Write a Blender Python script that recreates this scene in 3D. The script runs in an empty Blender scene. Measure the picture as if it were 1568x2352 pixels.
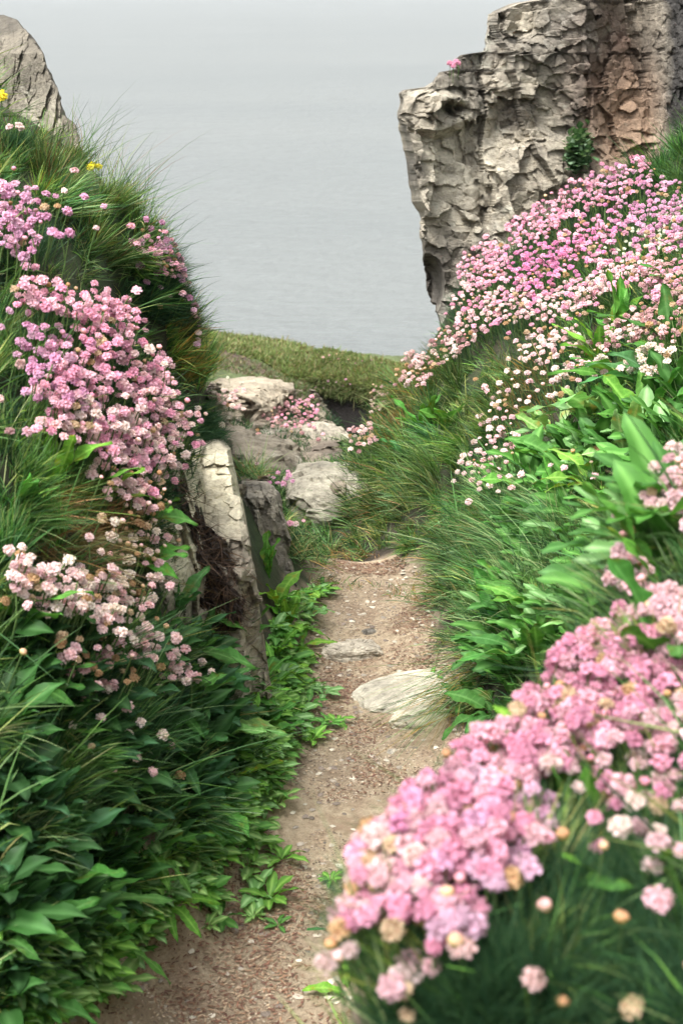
import bpy, math, random
import numpy as np
from mathutils import Vector, Matrix
from mathutils.bvhtree import BVHTree

rnd = random.Random(11)
NR = np.random.default_rng(11)
scene = bpy.context.scene
COL = scene.collection
rad = math.radians

# ------------------------------------------------------------------ camera
CAM = Vector((0.0, 0.0, 1.4)); PITCH = rad(18.3); TH = 0.325
cd = bpy.data.cameras.new('camera'); cam = bpy.data.objects.new('camera', cd); COL.objects.link(cam)
cam.location = CAM; cam.rotation_euler = (rad(90) - PITCH, 0, 0)
cd.sensor_fit = 'VERTICAL'; cd.sensor_height = 24; cd.lens = 12 / TH
cd.clip_start = 0.02; cd.clip_end = 20000
cd.dof.use_dof = True; cd.dof.focus_distance = 3.5; cd.dof.aperture_fstop = 7.0
scene.camera = cam

# ------------------------------------------------------------------ light
SUN_EL, SUN_AZ = rad(62), rad(-135)      # azimuth from +Y (seaward), negative = to the left
w = bpy.data.worlds.new('World'); scene.world = w; w.use_nodes = True
nt = w.node_tree; bg = nt.nodes['Background']
sky = nt.nodes.new('ShaderNodeTexSky'); sky.sky_type = 'NISHITA'; sky.sun_disc = False
sky.sun_elevation = SUN_EL; sky.sun_rotation = SUN_AZ
sky.air_density = 1.0; sky.dust_density = 6.0; sky.ozone_density = 1.0
hs = nt.nodes.new('ShaderNodeHueSaturation'); hs.inputs['Saturation'].default_value = 0.06
nt.links.new(sky.outputs[0], hs.inputs['Color']); nt.links.new(hs.outputs[0], bg.inputs['Color'])
bg.inputs['Strength'].default_value = 0.13
sd = bpy.data.lights.new('sun', 'SUN'); sun = bpy.data.objects.new('sun', sd); COL.objects.link(sun)
sd.energy = 1.4; sd.angle = rad(20); sd.color = (1.0, 0.95, 0.87)
sdir = Vector((math.sin(SUN_AZ) * math.cos(SUN_EL), math.cos(SUN_AZ) * math.cos(SUN_EL), math.sin(SUN_EL)))
sun.rotation_euler = sdir.to_track_quat('Z', 'Y').to_euler(); sun.location = (0, 0, 12)
vs = scene.view_settings
vs.view_transform = 'Standard'; vs.look = 'None'; vs.gamma = 1; vs.exposure = 1.58
scene.cycles.max_bounces = 6; scene.cycles.diffuse_bounces = 3; scene.cycles.glossy_bounces = 2
scene.cycles.transmission_bounces = 4; scene.cycles.volume_bounces = 0
scene.cycles.use_denoising = True

# ------------------------------------------------------------------ helpers
FWD = Vector((0, math.cos(PITCH), -math.sin(PITCH))); UP = Vector((0, math.sin(PITCH), math.cos(PITCH)))
def ray(u, v):
    x = (u - 784) / 1176 * TH; y = (1176 - v) / 1176 * TH
    return Vector((x, FWD.y + y * UP.y, FWD.z + y * UP.z))
def pt(u, v, Y):
    d = ray(u, v); return CAM + d * (Y / d.y)
def px(p):
    q = Vector(p) - CAM; f = q.dot(FWD)
    return 784 + q.x / f / TH * 1176, 1176 - q.dot(UP) / f / TH * 1176

PERM = NR.permutation(4096).astype(np.int64)
RV = NR.random((4096, 4))
def hsh(ix, iy, iz, s=0):
    a = PERM[(ix + s * 131) & 4095]; a = PERM[(a + iy) & 4095]; return PERM[(a + iz) & 4095]
def vnoise(P, s=0):
    P = np.asarray(P, float); I = np.floor(P).astype(np.int64); f = P - I; f = f * f * (3 - 2 * f); r = 0
    for dx in (0, 1):
        for dy in (0, 1):
            for dz in (0, 1):
                wgt = (f[..., 0] if dx else 1 - f[..., 0]) * (f[..., 1] if dy else 1 - f[..., 1]) * (f[..., 2] if dz else 1 - f[..., 2])
                r = r + wgt * RV[hsh(I[..., 0] + dx, I[..., 1] + dy, I[..., 2] + dz, s), 0]
    return r * 2 - 1
def fbm(P, o=4, s=0):
    P = np.asarray(P, float); r = 0; a = 1; t = 0
    for i in range(o):
        r = r + a * vnoise(P * 2 ** i + 17.3 * i, s + i); t += a; a *= .5
    return r / t
def facets(P, s=0, tilt=1.0):
    """fractured rock: each cell is a tilted plateau; returns plateau height, distance to the crack, cell random"""
    P = np.asarray(P, float); I = np.floor(P).astype(np.int64)
    n = P.shape[:-1]; b1 = np.full(n, 9e9); b2 = np.full(n, 9e9); H = np.zeros(n); C = np.zeros(n)
    for dx in (-1, 0, 1):
        for dy in (-1, 0, 1):
            for dz in (-1, 0, 1):
                c = I + np.array((dx, dy, dz)); h = hsh(c[..., 0], c[..., 1], c[..., 2], s); r = RV[h]
                q = P - (c + .5 + .8 * (r[..., :3] - .5)); d = .45 * np.abs(q).sum(-1) + .6 * np.abs(q).max(-1)
                g = RV[(h * 7 + 3) & 4095]
                hh = (r[..., 3] - .5) + tilt * ((g[..., 0] - .5) * q[..., 0] + (g[..., 1] - .5) * q[..., 1] + (g[..., 2] - .5) * q[..., 2])
                m = d < b1
                b2 = np.where(m, b1, np.minimum(b2, d)); H = np.where(m, hh, H); C = np.where(m, g[..., 3], C); b1 = np.where(m, d, b1)
    return H, b2 - b1, C

def mesh_np(name, V, faces, cols=None, midx=None, smooth=True):
    me = bpy.data.meshes.new(name); V = np.asarray(V, np.float32).reshape(-1, 3)
    me.vertices.add(len(V)); me.vertices.foreach_set('co', V.ravel())
    faces = [np.asarray(f, np.int32) for f in faces if len(f)]
    lt = np.concatenate([np.full(len(f), f.shape[1], np.int32) for f in faces])
    lv = np.concatenate([f.ravel() for f in faces]); ls = np.concatenate([[0], np.cumsum(lt)[:-1]]).astype(np.int32)
    me.loops.add(len(lv)); me.loops.foreach_set('vertex_index', lv)
    me.polygons.add(len(lt)); me.polygons.foreach_set('loop_start', ls)
    me.polygons.foreach_set('use_smooth', np.full(len(lt), smooth))
    if midx is not None: me.polygons.foreach_set('material_index', np.asarray(midx, np.int32))
    me.update(calc_edges=True)
    if cols is not None:
        a = me.color_attributes.new('Col', 'FLOAT_COLOR', 'POINT')
        c = np.ones((len(V), 4), np.float32); c[:, :3] = cols; a.data.foreach_set('color', c.ravel())
    return me
def link(name, me, mats=(), parent=None, mat=None, **tags):
    for m in (mats if not len(me.materials) else ()): me.materials.append(m)
    o = bpy.data.objects.new(name, me); COL.objects.link(o)
    if parent is not None:
        o.parent = parent; o.matrix_parent_inverse = parent_world(parent).inverted()
    if mat is not None: o.matrix_basis = mat
    for k, v in tags.items(): o[k] = v
    return o
def parent_world(p):
    return p.matrix_parent_inverse_world if hasattr(p, 'matrix_parent_inverse_world') else WORLD.get(p.name, p.matrix_basis)
WORLD = {}
def thing(name, loc, label, cat, group=None):
    o = bpy.data.objects.new(name, None); COL.objects.link(o); o.location = loc; o.empty_display_size = .02
    o['label'] = label; o['category'] = cat
    if group: o['group'] = group
    WORLD[o.name] = Matrix.Translation(loc)
    return o
def grid_faces(nr, nc, wrap=False):
    i = np.arange(nr - 1)[:, None] * nc; j = np.arange(nc if wrap else nc - 1)[None, :]; j2 = (j + 1) % nc
    return np.stack([i + j, i + j2, i + nc + j2, i + nc + j], -1).reshape(-1, 4)

# ------------------------------------------------------------------ materials
def new_mat(name):
    m = bpy.data.materials.new(name); m.use_nodes = True; n = m.node_tree
    return m, n, n.nodes['Principled BSDF'], n.nodes['Material Output']
def nd(n, t, **kw):
    x = n.nodes.new(t)
    for k, v in kw.items():
        if k in x.inputs.keys(): x.inputs[k].default_value = v
        else: setattr(x, k, v)
    return x
def mixc(n, a, b, fac, mode='MIX'):
    x = n.nodes.new('ShaderNodeMix'); x.data_type = 'RGBA'; x.blend_type = mode
    for s, v in ((0, fac), (6, a), (7, b)):
        if isinstance(v, (int, float)): x.inputs[s].default_value = v
        elif isinstance(v, tuple): x.inputs[s].default_value = (*v, 1)[:4]
        else: n.links.new(v, x.inputs[s])
    return x.outputs[2]
def noise(n, scale, detail=4, rough=.6, vec=None):
    t = nd(n, 'ShaderNodeTexNoise'); t.inputs['Scale'].default_value = scale; t.inputs['Detail'].default_value = detail
    t.inputs['Roughness'].default_value = rough
    if vec is None: vec = n.nodes.new('ShaderNodeTexCoord').outputs['Object']
    n.links.new(vec, t.inputs['Vector']); return t
def ramp(n, fac, pts):
    r = n.nodes.new('ShaderNodeValToRGB'); e = r.color_ramp.elements
    while len(e) < len(pts): e.new(.5)
    for i, (p, c) in enumerate(pts):
        e[i].position = p; e[i].color = (*c, 1) if isinstance(c, tuple) else (c, c, c, 1)
    n.links.new(fac, r.inputs[0]); return r.outputs[0]
def leaf_mat(name, transl=.35, rough=.5, objcol=True, spec=.35, vein=False):
    m, n, b, out = new_mat(name)
    a = nd(n, 'ShaderNodeAttribute', attribute_name='Col').outputs['Color']
    c = mixc(n, a, n.nodes.new('ShaderNodeObjectInfo').outputs['Color'], 1.0, 'MULTIPLY') if objcol else a
    if vein:
        t = noise(n, 60, 3); c = mixc(n, c, ramp(n, t.outputs[0], [(.3, .72), (.7, 1.15)]), .8, 'MULTIPLY')
    n.links.new(c, b.inputs['Base Color']); b.inputs['Roughness'].default_value = rough
    b.inputs['Specular IOR Level'].default_value = spec
    tr = nd(n, 'ShaderNodeBsdfTranslucent'); n.links.new(mixc(n, c, (1, 1, .4), .6, 'MULTIPLY'), tr.inputs['Color'])
    mx = nd(n, 'ShaderNodeMixShader'); mx.inputs[0].default_value = transl
    n.links.new(b.outputs[0], mx.inputs[1]); n.links.new(tr.outputs[0], mx.inputs[2]); n.links.new(mx.outputs[0], out.inputs[0])
    return m
M_GRASS = leaf_mat('grass_blade', .35, .55, False)
M_LEAF = leaf_mat('leaf', .3, .62, True, .14, True)
M_PETAL = leaf_mat('petal', .4, .7, True, .2)
M_STEM = leaf_mat('stem', .1, .6, False)

def rock_mat(name, bump=.5, scale=1.0):
    m, n, b, out = new_mat(name)
    a = nd(n, 'ShaderNodeAttribute', attribute_name='Col').outputs['Color']
    t1 = noise(n, 9 * scale, 8, .7); t2 = noise(n, 60 * scale, 6, .75)
    mp = nd(n, 'ShaderNodeMapping'); n.links.new(n.nodes.new('ShaderNodeTexCoord').outputs['Object'], mp.inputs[0])
    mp.inputs['Scale'].default_value = (1, 1, 3.2); mp.inputs['Rotation'].default_value = (.4, 1.1, 0)
    t3 = noise(n, 22 * scale, 6, .7, mp.outputs[0])
    c = mixc(n, a, ramp(n, t1.outputs[0], [(.3, .55), (.5, .95), (.72, 1.3)]), .85, 'MULTIPLY')
    c = mixc(n, c, ramp(n, t2.outputs[0], [(.32, .5), (.5, 1.), (.7, 1.25)]), .8, 'MULTIPLY')
    c = mixc(n, c, ramp(n, t3.outputs[0], [(.3, .6), (.5, 1.), (.7, 1.2)]), .7, 'MULTIPLY')
    li = noise(n, 5 * scale, 9, .72); c = mixc(n, c, (.50, .50, .42), ramp(n, li.outputs[0], [(.58, 0.), (.68, .55)]))
    n.links.new(c, b.inputs['Base Color']); b.inputs['Roughness'].default_value = .88
    b.inputs['Specular IOR Level'].default_value = .25
    ad = nd(n, 'ShaderNodeMath', operation='ADD'); n.links.new(t2.outputs[0], ad.inputs[0]); n.links.new(t3.outputs[0], ad.inputs[1])
    bp = nd(n, 'ShaderNodeBump'); bp.inputs['Strength'].default_value = bump; bp.inputs['Distance'].default_value = .012
    n.links.new(ad.outputs[0], bp.inputs['Height']); n.links.new(bp.outputs[0], b.inputs['Normal'])
    return m
M_ROCK = rock_mat('weathered_rock', 1.0)
M_PALE = rock_mat('pale_rock', .4, 1.4)
def soil_mat():
    m, n, b, out = new_mat('soil')
    a = nd(n, 'ShaderNodeAttribute', attribute_name='Col').outputs['Color']
    t = noise(n, 30, 8, .75)
    n.links.new(mixc(n, a, ramp(n, t.outputs[0], [(.3, .5), (.7, 1.4)]), 1, 'MULTIPLY'), b.inputs['Base Color'])
    b.inputs['Roughness'].default_value = .95
    bp = nd(n, 'ShaderNodeBump'); bp.inputs['Strength'].default_value = .8; bp.inputs['Distance'].default_value = .02
    n.links.new(t.outputs[0], bp.inputs['Height']); n.links.new(bp.outputs[0], b.inputs['Normal'])
    return m
M_SOIL = soil_mat()
def path_mat():
    m, n, b, out = new_mat('trodden_earth')
    t1 = noise(n, 7, 5, .6); t2 = noise(n, 45, 8, .75); t3 = noise(n, 190, 5, .8); t4 = noise(n, 3.5, 3, .5)
    c = ramp(n, t2.outputs[0], [(.3, (.27, .195, .125)), (.5, (.50, .39, .265)), (.72, (.66, .55, .40))])
    c = mixc(n, c, (.24, .12, .07), ramp(n, t1.outputs[0], [(.5, 0.), (.66, .65)]))
    c = mixc(n, c, (.33, .26, .18), ramp(n, t4.outputs[0], [(.45, 0.), (.62, .55)]))
    c = mixc(n, c, ramp(n, t3.outputs[0], [(.3, .7), (.7, 1.25)]), .8, 'MULTIPLY')
    n.links.new(c, b.inputs['Base Color']); b.inputs['Roughness'].default_value = .95
    ad = nd(n, 'ShaderNodeMath', operation='ADD'); n.links.new(t2.outputs[0], ad.inputs[0]); n.links.new(t3.outputs[0], ad.inputs[1])
    bp = nd(n, 'ShaderNodeBump'); bp.inputs['Strength'].default_value = .9; bp.inputs['Distance'].default_value = .01
    n.links.new(ad.outputs[0], bp.inputs['Height']); n.links.new(bp.outputs[0], b.inputs['Normal'])
    return m
M_PATH = path_mat()
def sea_mat():
    m, n, b, out = new_mat('sea_water')
    tc = n.nodes.new('ShaderNodeTexCoord').outputs['Object']
    def wv(sx, sy, d, det, rz):
        mp = nd(n, 'ShaderNodeMapping'); n.links.new(tc, mp.inputs[0]); mp.inputs['Scale'].default_value = (sx, sy, 1)
        mp.inputs['Rotation'].default_value = (0, 0, rz); return noise(n, d, det, .6, mp.outputs[0])
    a = wv(.5, 1, 1.3, 5, .12); s = wv(.4, 1, .35, 4, -.15); l = wv(.35, 1, .02, 3, .2)
    m1 = nd(n, 'ShaderNodeMath', operation='MULTIPLY_ADD'); n.links.new(s.outputs[0], m1.inputs[0]); m1.inputs[1].default_value = 2.0; n.links.new(a.outputs[0], m1.inputs[2])
    bp = nd(n, 'ShaderNodeBump'); bp.inputs['Strength'].default_value = .9; bp.inputs['Distance'].default_value = .4
    n.links.new(m1.outputs[0], bp.inputs['Height']); n.links.new(bp.outputs[0], b.inputs['Normal'])
    n.links.new(ramp(n, l.outputs[0], [(.35, (.13, .143, .143)), (.65, (.145, .157, .155))]), b.inputs['Base Color'])
    b.inputs['Roughness'].default_value = .32; b.inputs['IOR'].default_value = 1.33
    return m
M_SEA = sea_mat()

# ------------------------------------------------------------------ terrain height
CP = []
def cp(u, v, Y, dz=0): p = pt(u, v, Y); CP.append((p.x, p.y, p.z + dz))
def cw(x, y, z): CP.append((x, y, z))
# path edges (world)
PATH = [(-.6, -.22, .24), (0., -.22, .2), (.6, -.26, .06), (1.0, -.31, -.04), (1.5, -.37, -.03), (1.96, -.345, .03), (2.19, -.215, .085), (2.46, -.155, .13),
        (2.65, -.105, .195), (2.8, -.085, .235), (3.0, -.10, .235), (3.23, -.125, .20), (3.42, -.085, .20), (3.6, -.055, .215), (3.72, -.03, .17), (3.82, -.01, .12)]
pY = np.array([p[0] for p in PATH]); pL = np.array([p[1] for p in PATH]); pR = np.array([p[2] for p in PATH])
for y, l, r in PATH:
    cw((l + r) / 2, y, -.004); cw(l * .8 + r * .2, y, 0.); cw(l * .2 + r * .8, y, 0.); cw(l, y, .012); cw(r, y, .012)
# left bank
for a in [(0, 2352, 1.5), (110, 2260, 1.68), (0, 2000, 1.62), (250, 2050, 1.95), (380, 1900, 2.2), (0, 1700, 1.78), (250, 1700, 2.05), (450, 1750, 2.38), (560, 1640, 2.62),
          (120, 1500, 1.98), (300, 1500, 2.25), (450, 1500, 2.6), (0, 1300, 1.98), (200, 1250, 2.18), (330, 1300, 2.45), (0, 1000, 2.15), (150, 1000, 2.28), (300, 1000, 2.4), (400, 985, 2.75),
          (335, 1150, 2.68), (400, 1150, 3.0), (400, 1250, 2.88), (450, 1300, 2.86), (480, 1400, 2.84), (430, 1060, 3.05), (440, 1020, 3.02), (0, 700, 2.4), (180, 700, 2.5), (330, 800, 2.62), (420, 900, 2.8), (0, 430, 2.75), (120, 560, 2.78), (250, 620, 2.9), (300, 500, 3.05), (380, 620, 3.1),
          (180, 400, 3.1), (60, 330, 3.1), (0, 270, 3.1), (372, 592, 3.2), (415, 655, 3.25), (440, 730, 3.25), (260, 468, 3.1), (430, 820, 3.15), (465, 950, 3.1)]:
    cp(*a)
for x, y, z in [(-.50, 3.3, .95), (-.42, 3.3, .90), (-.60, 3.6, 1.05), (-.9, 3.4, 1.25), (-.9, 2.8, 1.22), (-1.4, 3.3, 1.5), (-1.3, 2.2, 1.25), (-1.0, 2.0, 1.05), (-.9, 1.3, .75), (-.75, .9, .5),
                (-.6, .4, .3), (-1.2, .3, .7), (-2.5, 1, 1.5), (-3, 3, 2.2), (-.5, 4.1, .5), (-.9, 4.4, .8), (-1.6, 4.6, 1.2), (-.3, 3.9, .22), (-.24, 3.55, .30), (-.22, 3.4, .25), (-.21, 3.25, .2), (-.19, 3.1, .1),
                (-.5, 4.8, .0), (-1.2, 5.6, -.1), (-3, 5.5, .4), (-.215, 2.5, .14), (-.20, 2.7, .11), (-.18, 2.9, .09), (-.25, 2.65, .22), (-.25, 2.85, .24), (-.27, 3.0, .26)]: cw(x, y, z)
# right bank
for a in [(1200, 1560, 2.6), (1120, 1400, 2.95), (1200, 1400, 2.75), (1400, 1300, 2.5), (1100, 1150, 3.4), (1250, 1150, 3.1), (1450, 1000, 3.0), (1560, 900, 2.95), (1568, 700, 3.4), (1300, 750, 3.9), (1450, 800, 3.55),
          (1150, 900, 3.95), (1060, 800, 4.35), (960, 880, 4.5), (850, 1040, 4.35), (950, 1100, 4.0), (900, 1200, 3.9), (1000, 1250, 3.6), (1150, 700, 4.4), (1080, 680, 4.6), (1250, 580, 4.6),
          (1400, 500, 4.7), (1500, 420, 4.85), (1568, 480, 4.5), (1400, 620, 4.2), (1560, 600, 3.8), (760, 1180, 4.3), (660, 1200, 4.1), (700, 1270, 3.95)]:
    cp(*a, -.05)
for a in [(735, 2420, .80), (735, 2250, .86), (795, 2070, .95), (880, 1930, 1.02), (980, 1810, 1.1), (1110, 1700, 1.18), (1245, 1570, 1.28), (1370, 1440, 1.38), (1405, 1280, 1.48), (1450, 1100, 1.6)]:
    cp(*a, -.06); q = pt(*a); cw(q.x - .085, q.y + .03, .12 + .2 * (q.y - .86)); cw(q.x - .05, q.y + .16, .2 + .15 * (q.y - .86))
for a in [(1200, 2200, .8), (1000, 2230, .84), (1400, 2200, .82), (1568, 1800, 1.03), (1500, 1600, 1.15), (1568, 1300, 1.3), (1400, 1900, 1.0), (1200, 1950, 1.0), (1560, 1080, 1.5), (1568, 2340, .75)]: cp(*a, -.06)
for a in [(1050, 640, 4.75), (1110, 590, 4.8), (1225, 500, 4.9), (1330, 430, 4.95), (1430, 380, 5.0), (1520, 345, 5.0), (1030, 740, 4.7), (985, 800, 4.65)]: cp(*a, -.04)
for x, y, z in [(.5, 1.1, .92), (.4, 1.9, .5), (.30, 2.1, .30), (.6, 2.2, .66), (.45, 1.7, .74),
                (.18, 2.2, .12), (.27, 2.5, .12), (.2, .4, .75), (.5, .3, .95), (1.0, .8, 1.2), (.9, 1.8, .95), (.9, 2.6, .85), (1.3, 3.4, 1.15), (2.5, 2, 1.9), (2.2, 4, 1.8),
                (.30, 2.8, .10), (.30, 3.1, .10), (.26, 3.4, .08), (1.5, 5.2, 1.2), (.9, 5.3, .75), (.45, 5.2, .3), (.15, 5.0, -.05), (1, 6.5, .3), (3, 6.5, 1)]: cw(x, y, z)
# beyond: hollow, rocks, headland
for a in [(650, 1130, 5.0), (800, 1140, 5.0), (500, 900, 6.6), (700, 880, 7.2), (600, 1050, 5.8), (800, 1070, 5.8), (560, 980, 6.3), (720, 960, 6.9), (780, 1030, 6.6), (560, 820, 8.0),
          (500, 790, 9.2), (600, 790, 9.4), (720, 812, 9.4), (840, 834, 9.2), (930, 850, 9.0), (1050, 860, 9.0), (640, 848, 8.3), (740, 868, 8.2), (800, 885, 8.15), (870, 890, 8.1), (930, 900, 8.0),
          ]: cp(*a)
for a in [(740, 930, 8.08), (800, 950, 8.0), (870, 960, 7.95), (760, 990, 7.7), (800, 1005, 7.6), (870, 1010, 7.5), (930, 1000, 7.5)]: cp(*a, -.12)
for x, y, z in [(.03, 7.1, -.60), (.2, 7.1, -.66), (.08, 6.8, -.56), (.3, 6.9, -.6), (-1.5, 9.2, -.45), (-3, 9, -.2), (2, 9.2, -.9), (4, 9, -1), (-.9, 10.1, -1.), (0, 10.1, -1.1), (1, 10.1, -1.2), (0, 11.5, -5), (-5, 11, -3), (5, 11, -4), (-3, 13, -16), (3, 13, -16), (-7, 13, -16), (7, 13, -16), (0, 14, -17),
                (-7, 0, 2.5), (7, 0, 3.5), (-7, 6, 1), (7, 6, 1.5), (0, -2, .0), (-4, -2, 1.5), (4, -2, 2)]: cw(x, y, z)
CP = np.array(CP)
_, ui = np.unique(np.round(CP[:, :2], 2), axis=0, return_index=True); CP = CP[ui]
def dist(A, B): return np.sqrt(((A[:, None, :] - B[None, :, :]) ** 2).sum(-1) + 4e-4)
_A = dist(CP[:, :2], CP[:, :2]); _n = len(CP)
_M = np.zeros((_n + 1, _n + 1)); _M[:_n, :_n] = _A - np.eye(_n) * .015; _M[:_n, _n] = 1; _M[_n, :_n] = 1
RW = np.linalg.solve(_M, np.append(CP[:, 2], 0))
def pathmask(x, y):
    l = np.interp(y, pY, pL); r = np.interp(y, pY, pR); c = (l + r) / 2; h = (r - l) / 2
    e = np.abs(x - c) - h + .018 * np.sin(y * 31 + np.sign(x - c) * 2) + .01 * np.sin(y * 83)
    return np.where(y < 3.84, e, .3)
def height(x, y):
    x = np.asarray(x, float).ravel(); y = np.asarray(y, float).ravel(); out = np.empty(len(x))
    for i in range(0, len(x), 40000):
        s = slice(i, i + 40000); out[s] = dist(np.stack([x[s], y[s]], 1), CP[:, :2]) @ RW[:_n] + RW[_n]
    P = np.stack([x, y, np.zeros_like(x)], 1); k = np.clip(pathmask(x, y) / .1, 0, 1)
    far = np.clip((y - 5) / 3, 0, 1)
    return out + k * (.022 * fbm(P * 6, 3, 5) + .012 * fbm(P * 19, 2, 9)) + (1 - k) * .004 * fbm(P * 12, 3, 3) + far * .07 * fbm(P * 2.2, 4, 2)
def spaced(a, b, fine, lo, hi, grow=1.12):
    xs = list(np.arange(lo, hi, fine)); s = fine
    while xs[-1] < b: s *= grow; xs.append(xs[-1] + s)
    s = fine
    while xs[0] > a: s *= grow; xs.insert(0, xs[0] - s)
    return np.array(xs)
gx = spaced(-8, 8, .016, -1.3, 1.6); gy = spaced(-2.5, 13, .016, .5, 5.2, 1.008)
GX, GY = np.meshgrid(gx, gy); GZ = height(GX, GY).reshape(GX.shape)
TV = np.stack([GX, GY, GZ], -1).reshape(-1, 3); TF = grid_faces(len(gy), len(gx))
sl = np.hypot(*np.gradient(GZ, gy, gx)).ravel()
nz = fbm(TV * 5, 4, 4)
soil = np.array((.045, .032, .022)); turf = np.array((.035, .06, .02)); bare = np.array((.13, .095, .065))
c = soil + (turf - soil) * np.clip(.5 + nz, 0, 1)[:, None]
k = np.clip((TV[:, 1] - 5.2) / 1.2, 0, 1)[:, None]
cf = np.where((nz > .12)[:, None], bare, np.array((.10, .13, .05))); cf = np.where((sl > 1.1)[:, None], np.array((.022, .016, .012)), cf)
hol = (TV[:, 1] > 6.85) & (TV[:, 1] < 8.16) & (TV[:, 0] > -.13 + .05 * nz) & (TV[:, 2] < -.52) & (TV[:, 0] < 1.5); cf = np.where(hol[:, None], np.array((.007, .005, .004)), cf)  # hollow: dark peat soil, with the recess's shade painted into its colour
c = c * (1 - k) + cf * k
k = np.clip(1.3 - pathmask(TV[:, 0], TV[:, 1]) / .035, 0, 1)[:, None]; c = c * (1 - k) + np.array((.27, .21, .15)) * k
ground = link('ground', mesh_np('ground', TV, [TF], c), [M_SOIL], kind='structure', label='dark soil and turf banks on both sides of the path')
BVH = BVHTree.FromPolygons([tuple(v) for v in TV], TF.tolist())
def cast(u, v):
    d = ray(u, v).normalized(); h = BVH.ray_cast(CAM, d)
    return (h[0], h[1]) if h[0] is not None else (None, None)

# path sheet
ys = np.arange(-.6, 3.83, .016); ss = np.linspace(0, 1, 34)
L = np.interp(ys, pY, pL) - .02 + .018 * np.sin(ys * 27) ; Rr = np.interp(ys, pY, pR) + .02 + .02 * np.sin(ys * 23 + 1)
X = L[:, None] * (1 - ss) + Rr[:, None] * ss; Yg = np.repeat(ys[:, None], 34, 1)
Z = height(X, Yg).reshape(X.shape) + .004 - .02 * (np.abs(ss * 2 - 1) ** 8)[None, :]
link('path', mesh_np('path', np.stack([X, Yg, Z], -1), [grid_faces(len(ys), 34)]), [M_PATH], kind='structure', label='narrow trodden earth path with grit')

# sea
sea_me = mesh_np('sea', [(-6000, 8, -15), (6000, 8, -15), (6000, 9000, -15), (-6000, 9000, -15)], [[(0, 1, 2, 3)]])
link('sea', sea_me, [M_SEA], kind='structure', label='calm grey sea in haze')

# ------------------------------------------------------------------ rocks
def tubes_rock(name, rows, Yf, thick, colf, mats, label, cat, du=2.6, amp=(.10, .042, .018), sc=(2.0, 6.4, 21), aniso=None, seed=0, tilt=1.2, parent=None, ej=9):
    """rows: (v, left u, right u) outline seen from the path; a solid body with front, sides and back, broken into facets"""
    v0, v1 = rows[0][0], rows[-1][0]; nv = int((v1 - v0) / du) + 1; V = np.linspace(v0, v1, nv)
    rv = [r[0] for r in rows]; Lf = np.interp(V, rv, [r[1] for r in rows]); Rt = np.interp(V, rv, [r[2] for r in rows])
    jit = fbm(np.stack([V * .03, V * 0 + seed, V * 0], 1), 4, 6); Lf = Lf + jit * ej; Rt = Rt - jit[::-1] * ej
    nf = int((Rt - Lf).max() / du); nb = 40; pts = []; pts0 = []; E_ = []
    for i, v in enumerate(V):
        top = min(1, (v - v0) / max(1, (v1 - v0)) * 9 + .02)
        s = np.concatenate([np.linspace(0, 1, nf), np.linspace(1, 0, nb + 2)[1:-1]]); fr = np.arange(nf + nb) < nf
        u = Lf[i] + (Rt[i] - Lf[i]) * np.where(fr, s, .5 + (s - .5) * .92)
        Y = Yf(u, np.full_like(u, v)); ew = np.minimum(s, 1 - s) * (Rt[i] - Lf[i]); edge = 1 - np.sqrt(np.clip(1 - (1 - np.clip(ew / 7, 0, 1)) ** 2, 0, 1))
        Y0 = Y; E_.append(edge * fr)
        for a, b in zip(u, Y0 + thick * (1 - fr)): pts0.append(tuple(pt(a, v, b)))
        Y = np.where(fr, Y + edge * thick * .5, Y + thick * (1 - .5 * edge)) + (1 - top ** .5) * thick * .4 * fr
        for a, b in zip(u, Y): pts.append(tuple(pt(a, v, b)))
    P = np.array(pts).reshape(nv, nf + nb, 3)
    P0_ = np.array(pts0).reshape(P.shape); E_ = np.array(E_)
    Q = P0_ if aniso is None else P0_ @ aniso
    dn = P - np.array(CAM); dn /= np.linalg.norm(dn, axis=-1, keepdims=True)
    wq = Q + .03 * np.stack([fbm(Q * 4, 3, 60), fbm(Q * 4, 3, 70), fbm(Q * 4, 3, 80)], -1)
    D = 0; crack = 1; cell = 0
    for j, (a, s) in enumerate(zip(amp, sc)):
        H, e, C = facets(wq * s * np.array(((1.7, 1, .65), (1.2, 1, .9), (.8, 1, 1.4))[j]), seed + j, tilt); D = D + a * H * 1.5 - a * (.02, .05, .12)[j] * np.exp(-(e / .05) ** 2); cell = cell + C * (.5, .3, .2)[j]
        crack = crack * (1 - .6 * np.exp(-(e / .05) ** 2))
    D = D + .006 * fbm(Q * 40, 3, 90); side = np.cross(dn, (0, 0, 1.))
    fr = (np.arange(nf + nb) < nf)[None, :, None]
    P2 = P - dn * D[..., None] * np.where(fr, 1, .3) + side * (D * .25 * (1 - E_) * (np.arange(nf + nb) < nf))[..., None]
    uv = np.zeros(P.shape[:2] + (2,)); uv[..., 1] = V[:, None]; sfull = np.concatenate([np.linspace(0, 1, nf), np.linspace(1, 0, nb + 2)[1:-1]])
    uv[..., 0] = Lf[:, None] + (Rt - Lf)[:, None] * sfull[None, :]
    cc = colf(uv[..., 0], uv[..., 1], P, cell)
    F = grid_faces(nv, nf + nb, True); m = nf + nb
    top = [list(range(m))[::-1]]
    me = mesh_np(name, P2.reshape(-1, 3), [F, np.array(top)], cc.reshape(-1, 3), smooth=False)
    tags = dict(label=label, category=cat) if parent is None else {}
    return link(name, me, mats, parent=parent, **tags)
def blend(a, b, k): return np.asarray(a) * (1 - k[..., None]) + np.asarray(b) * k[..., None]
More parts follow.
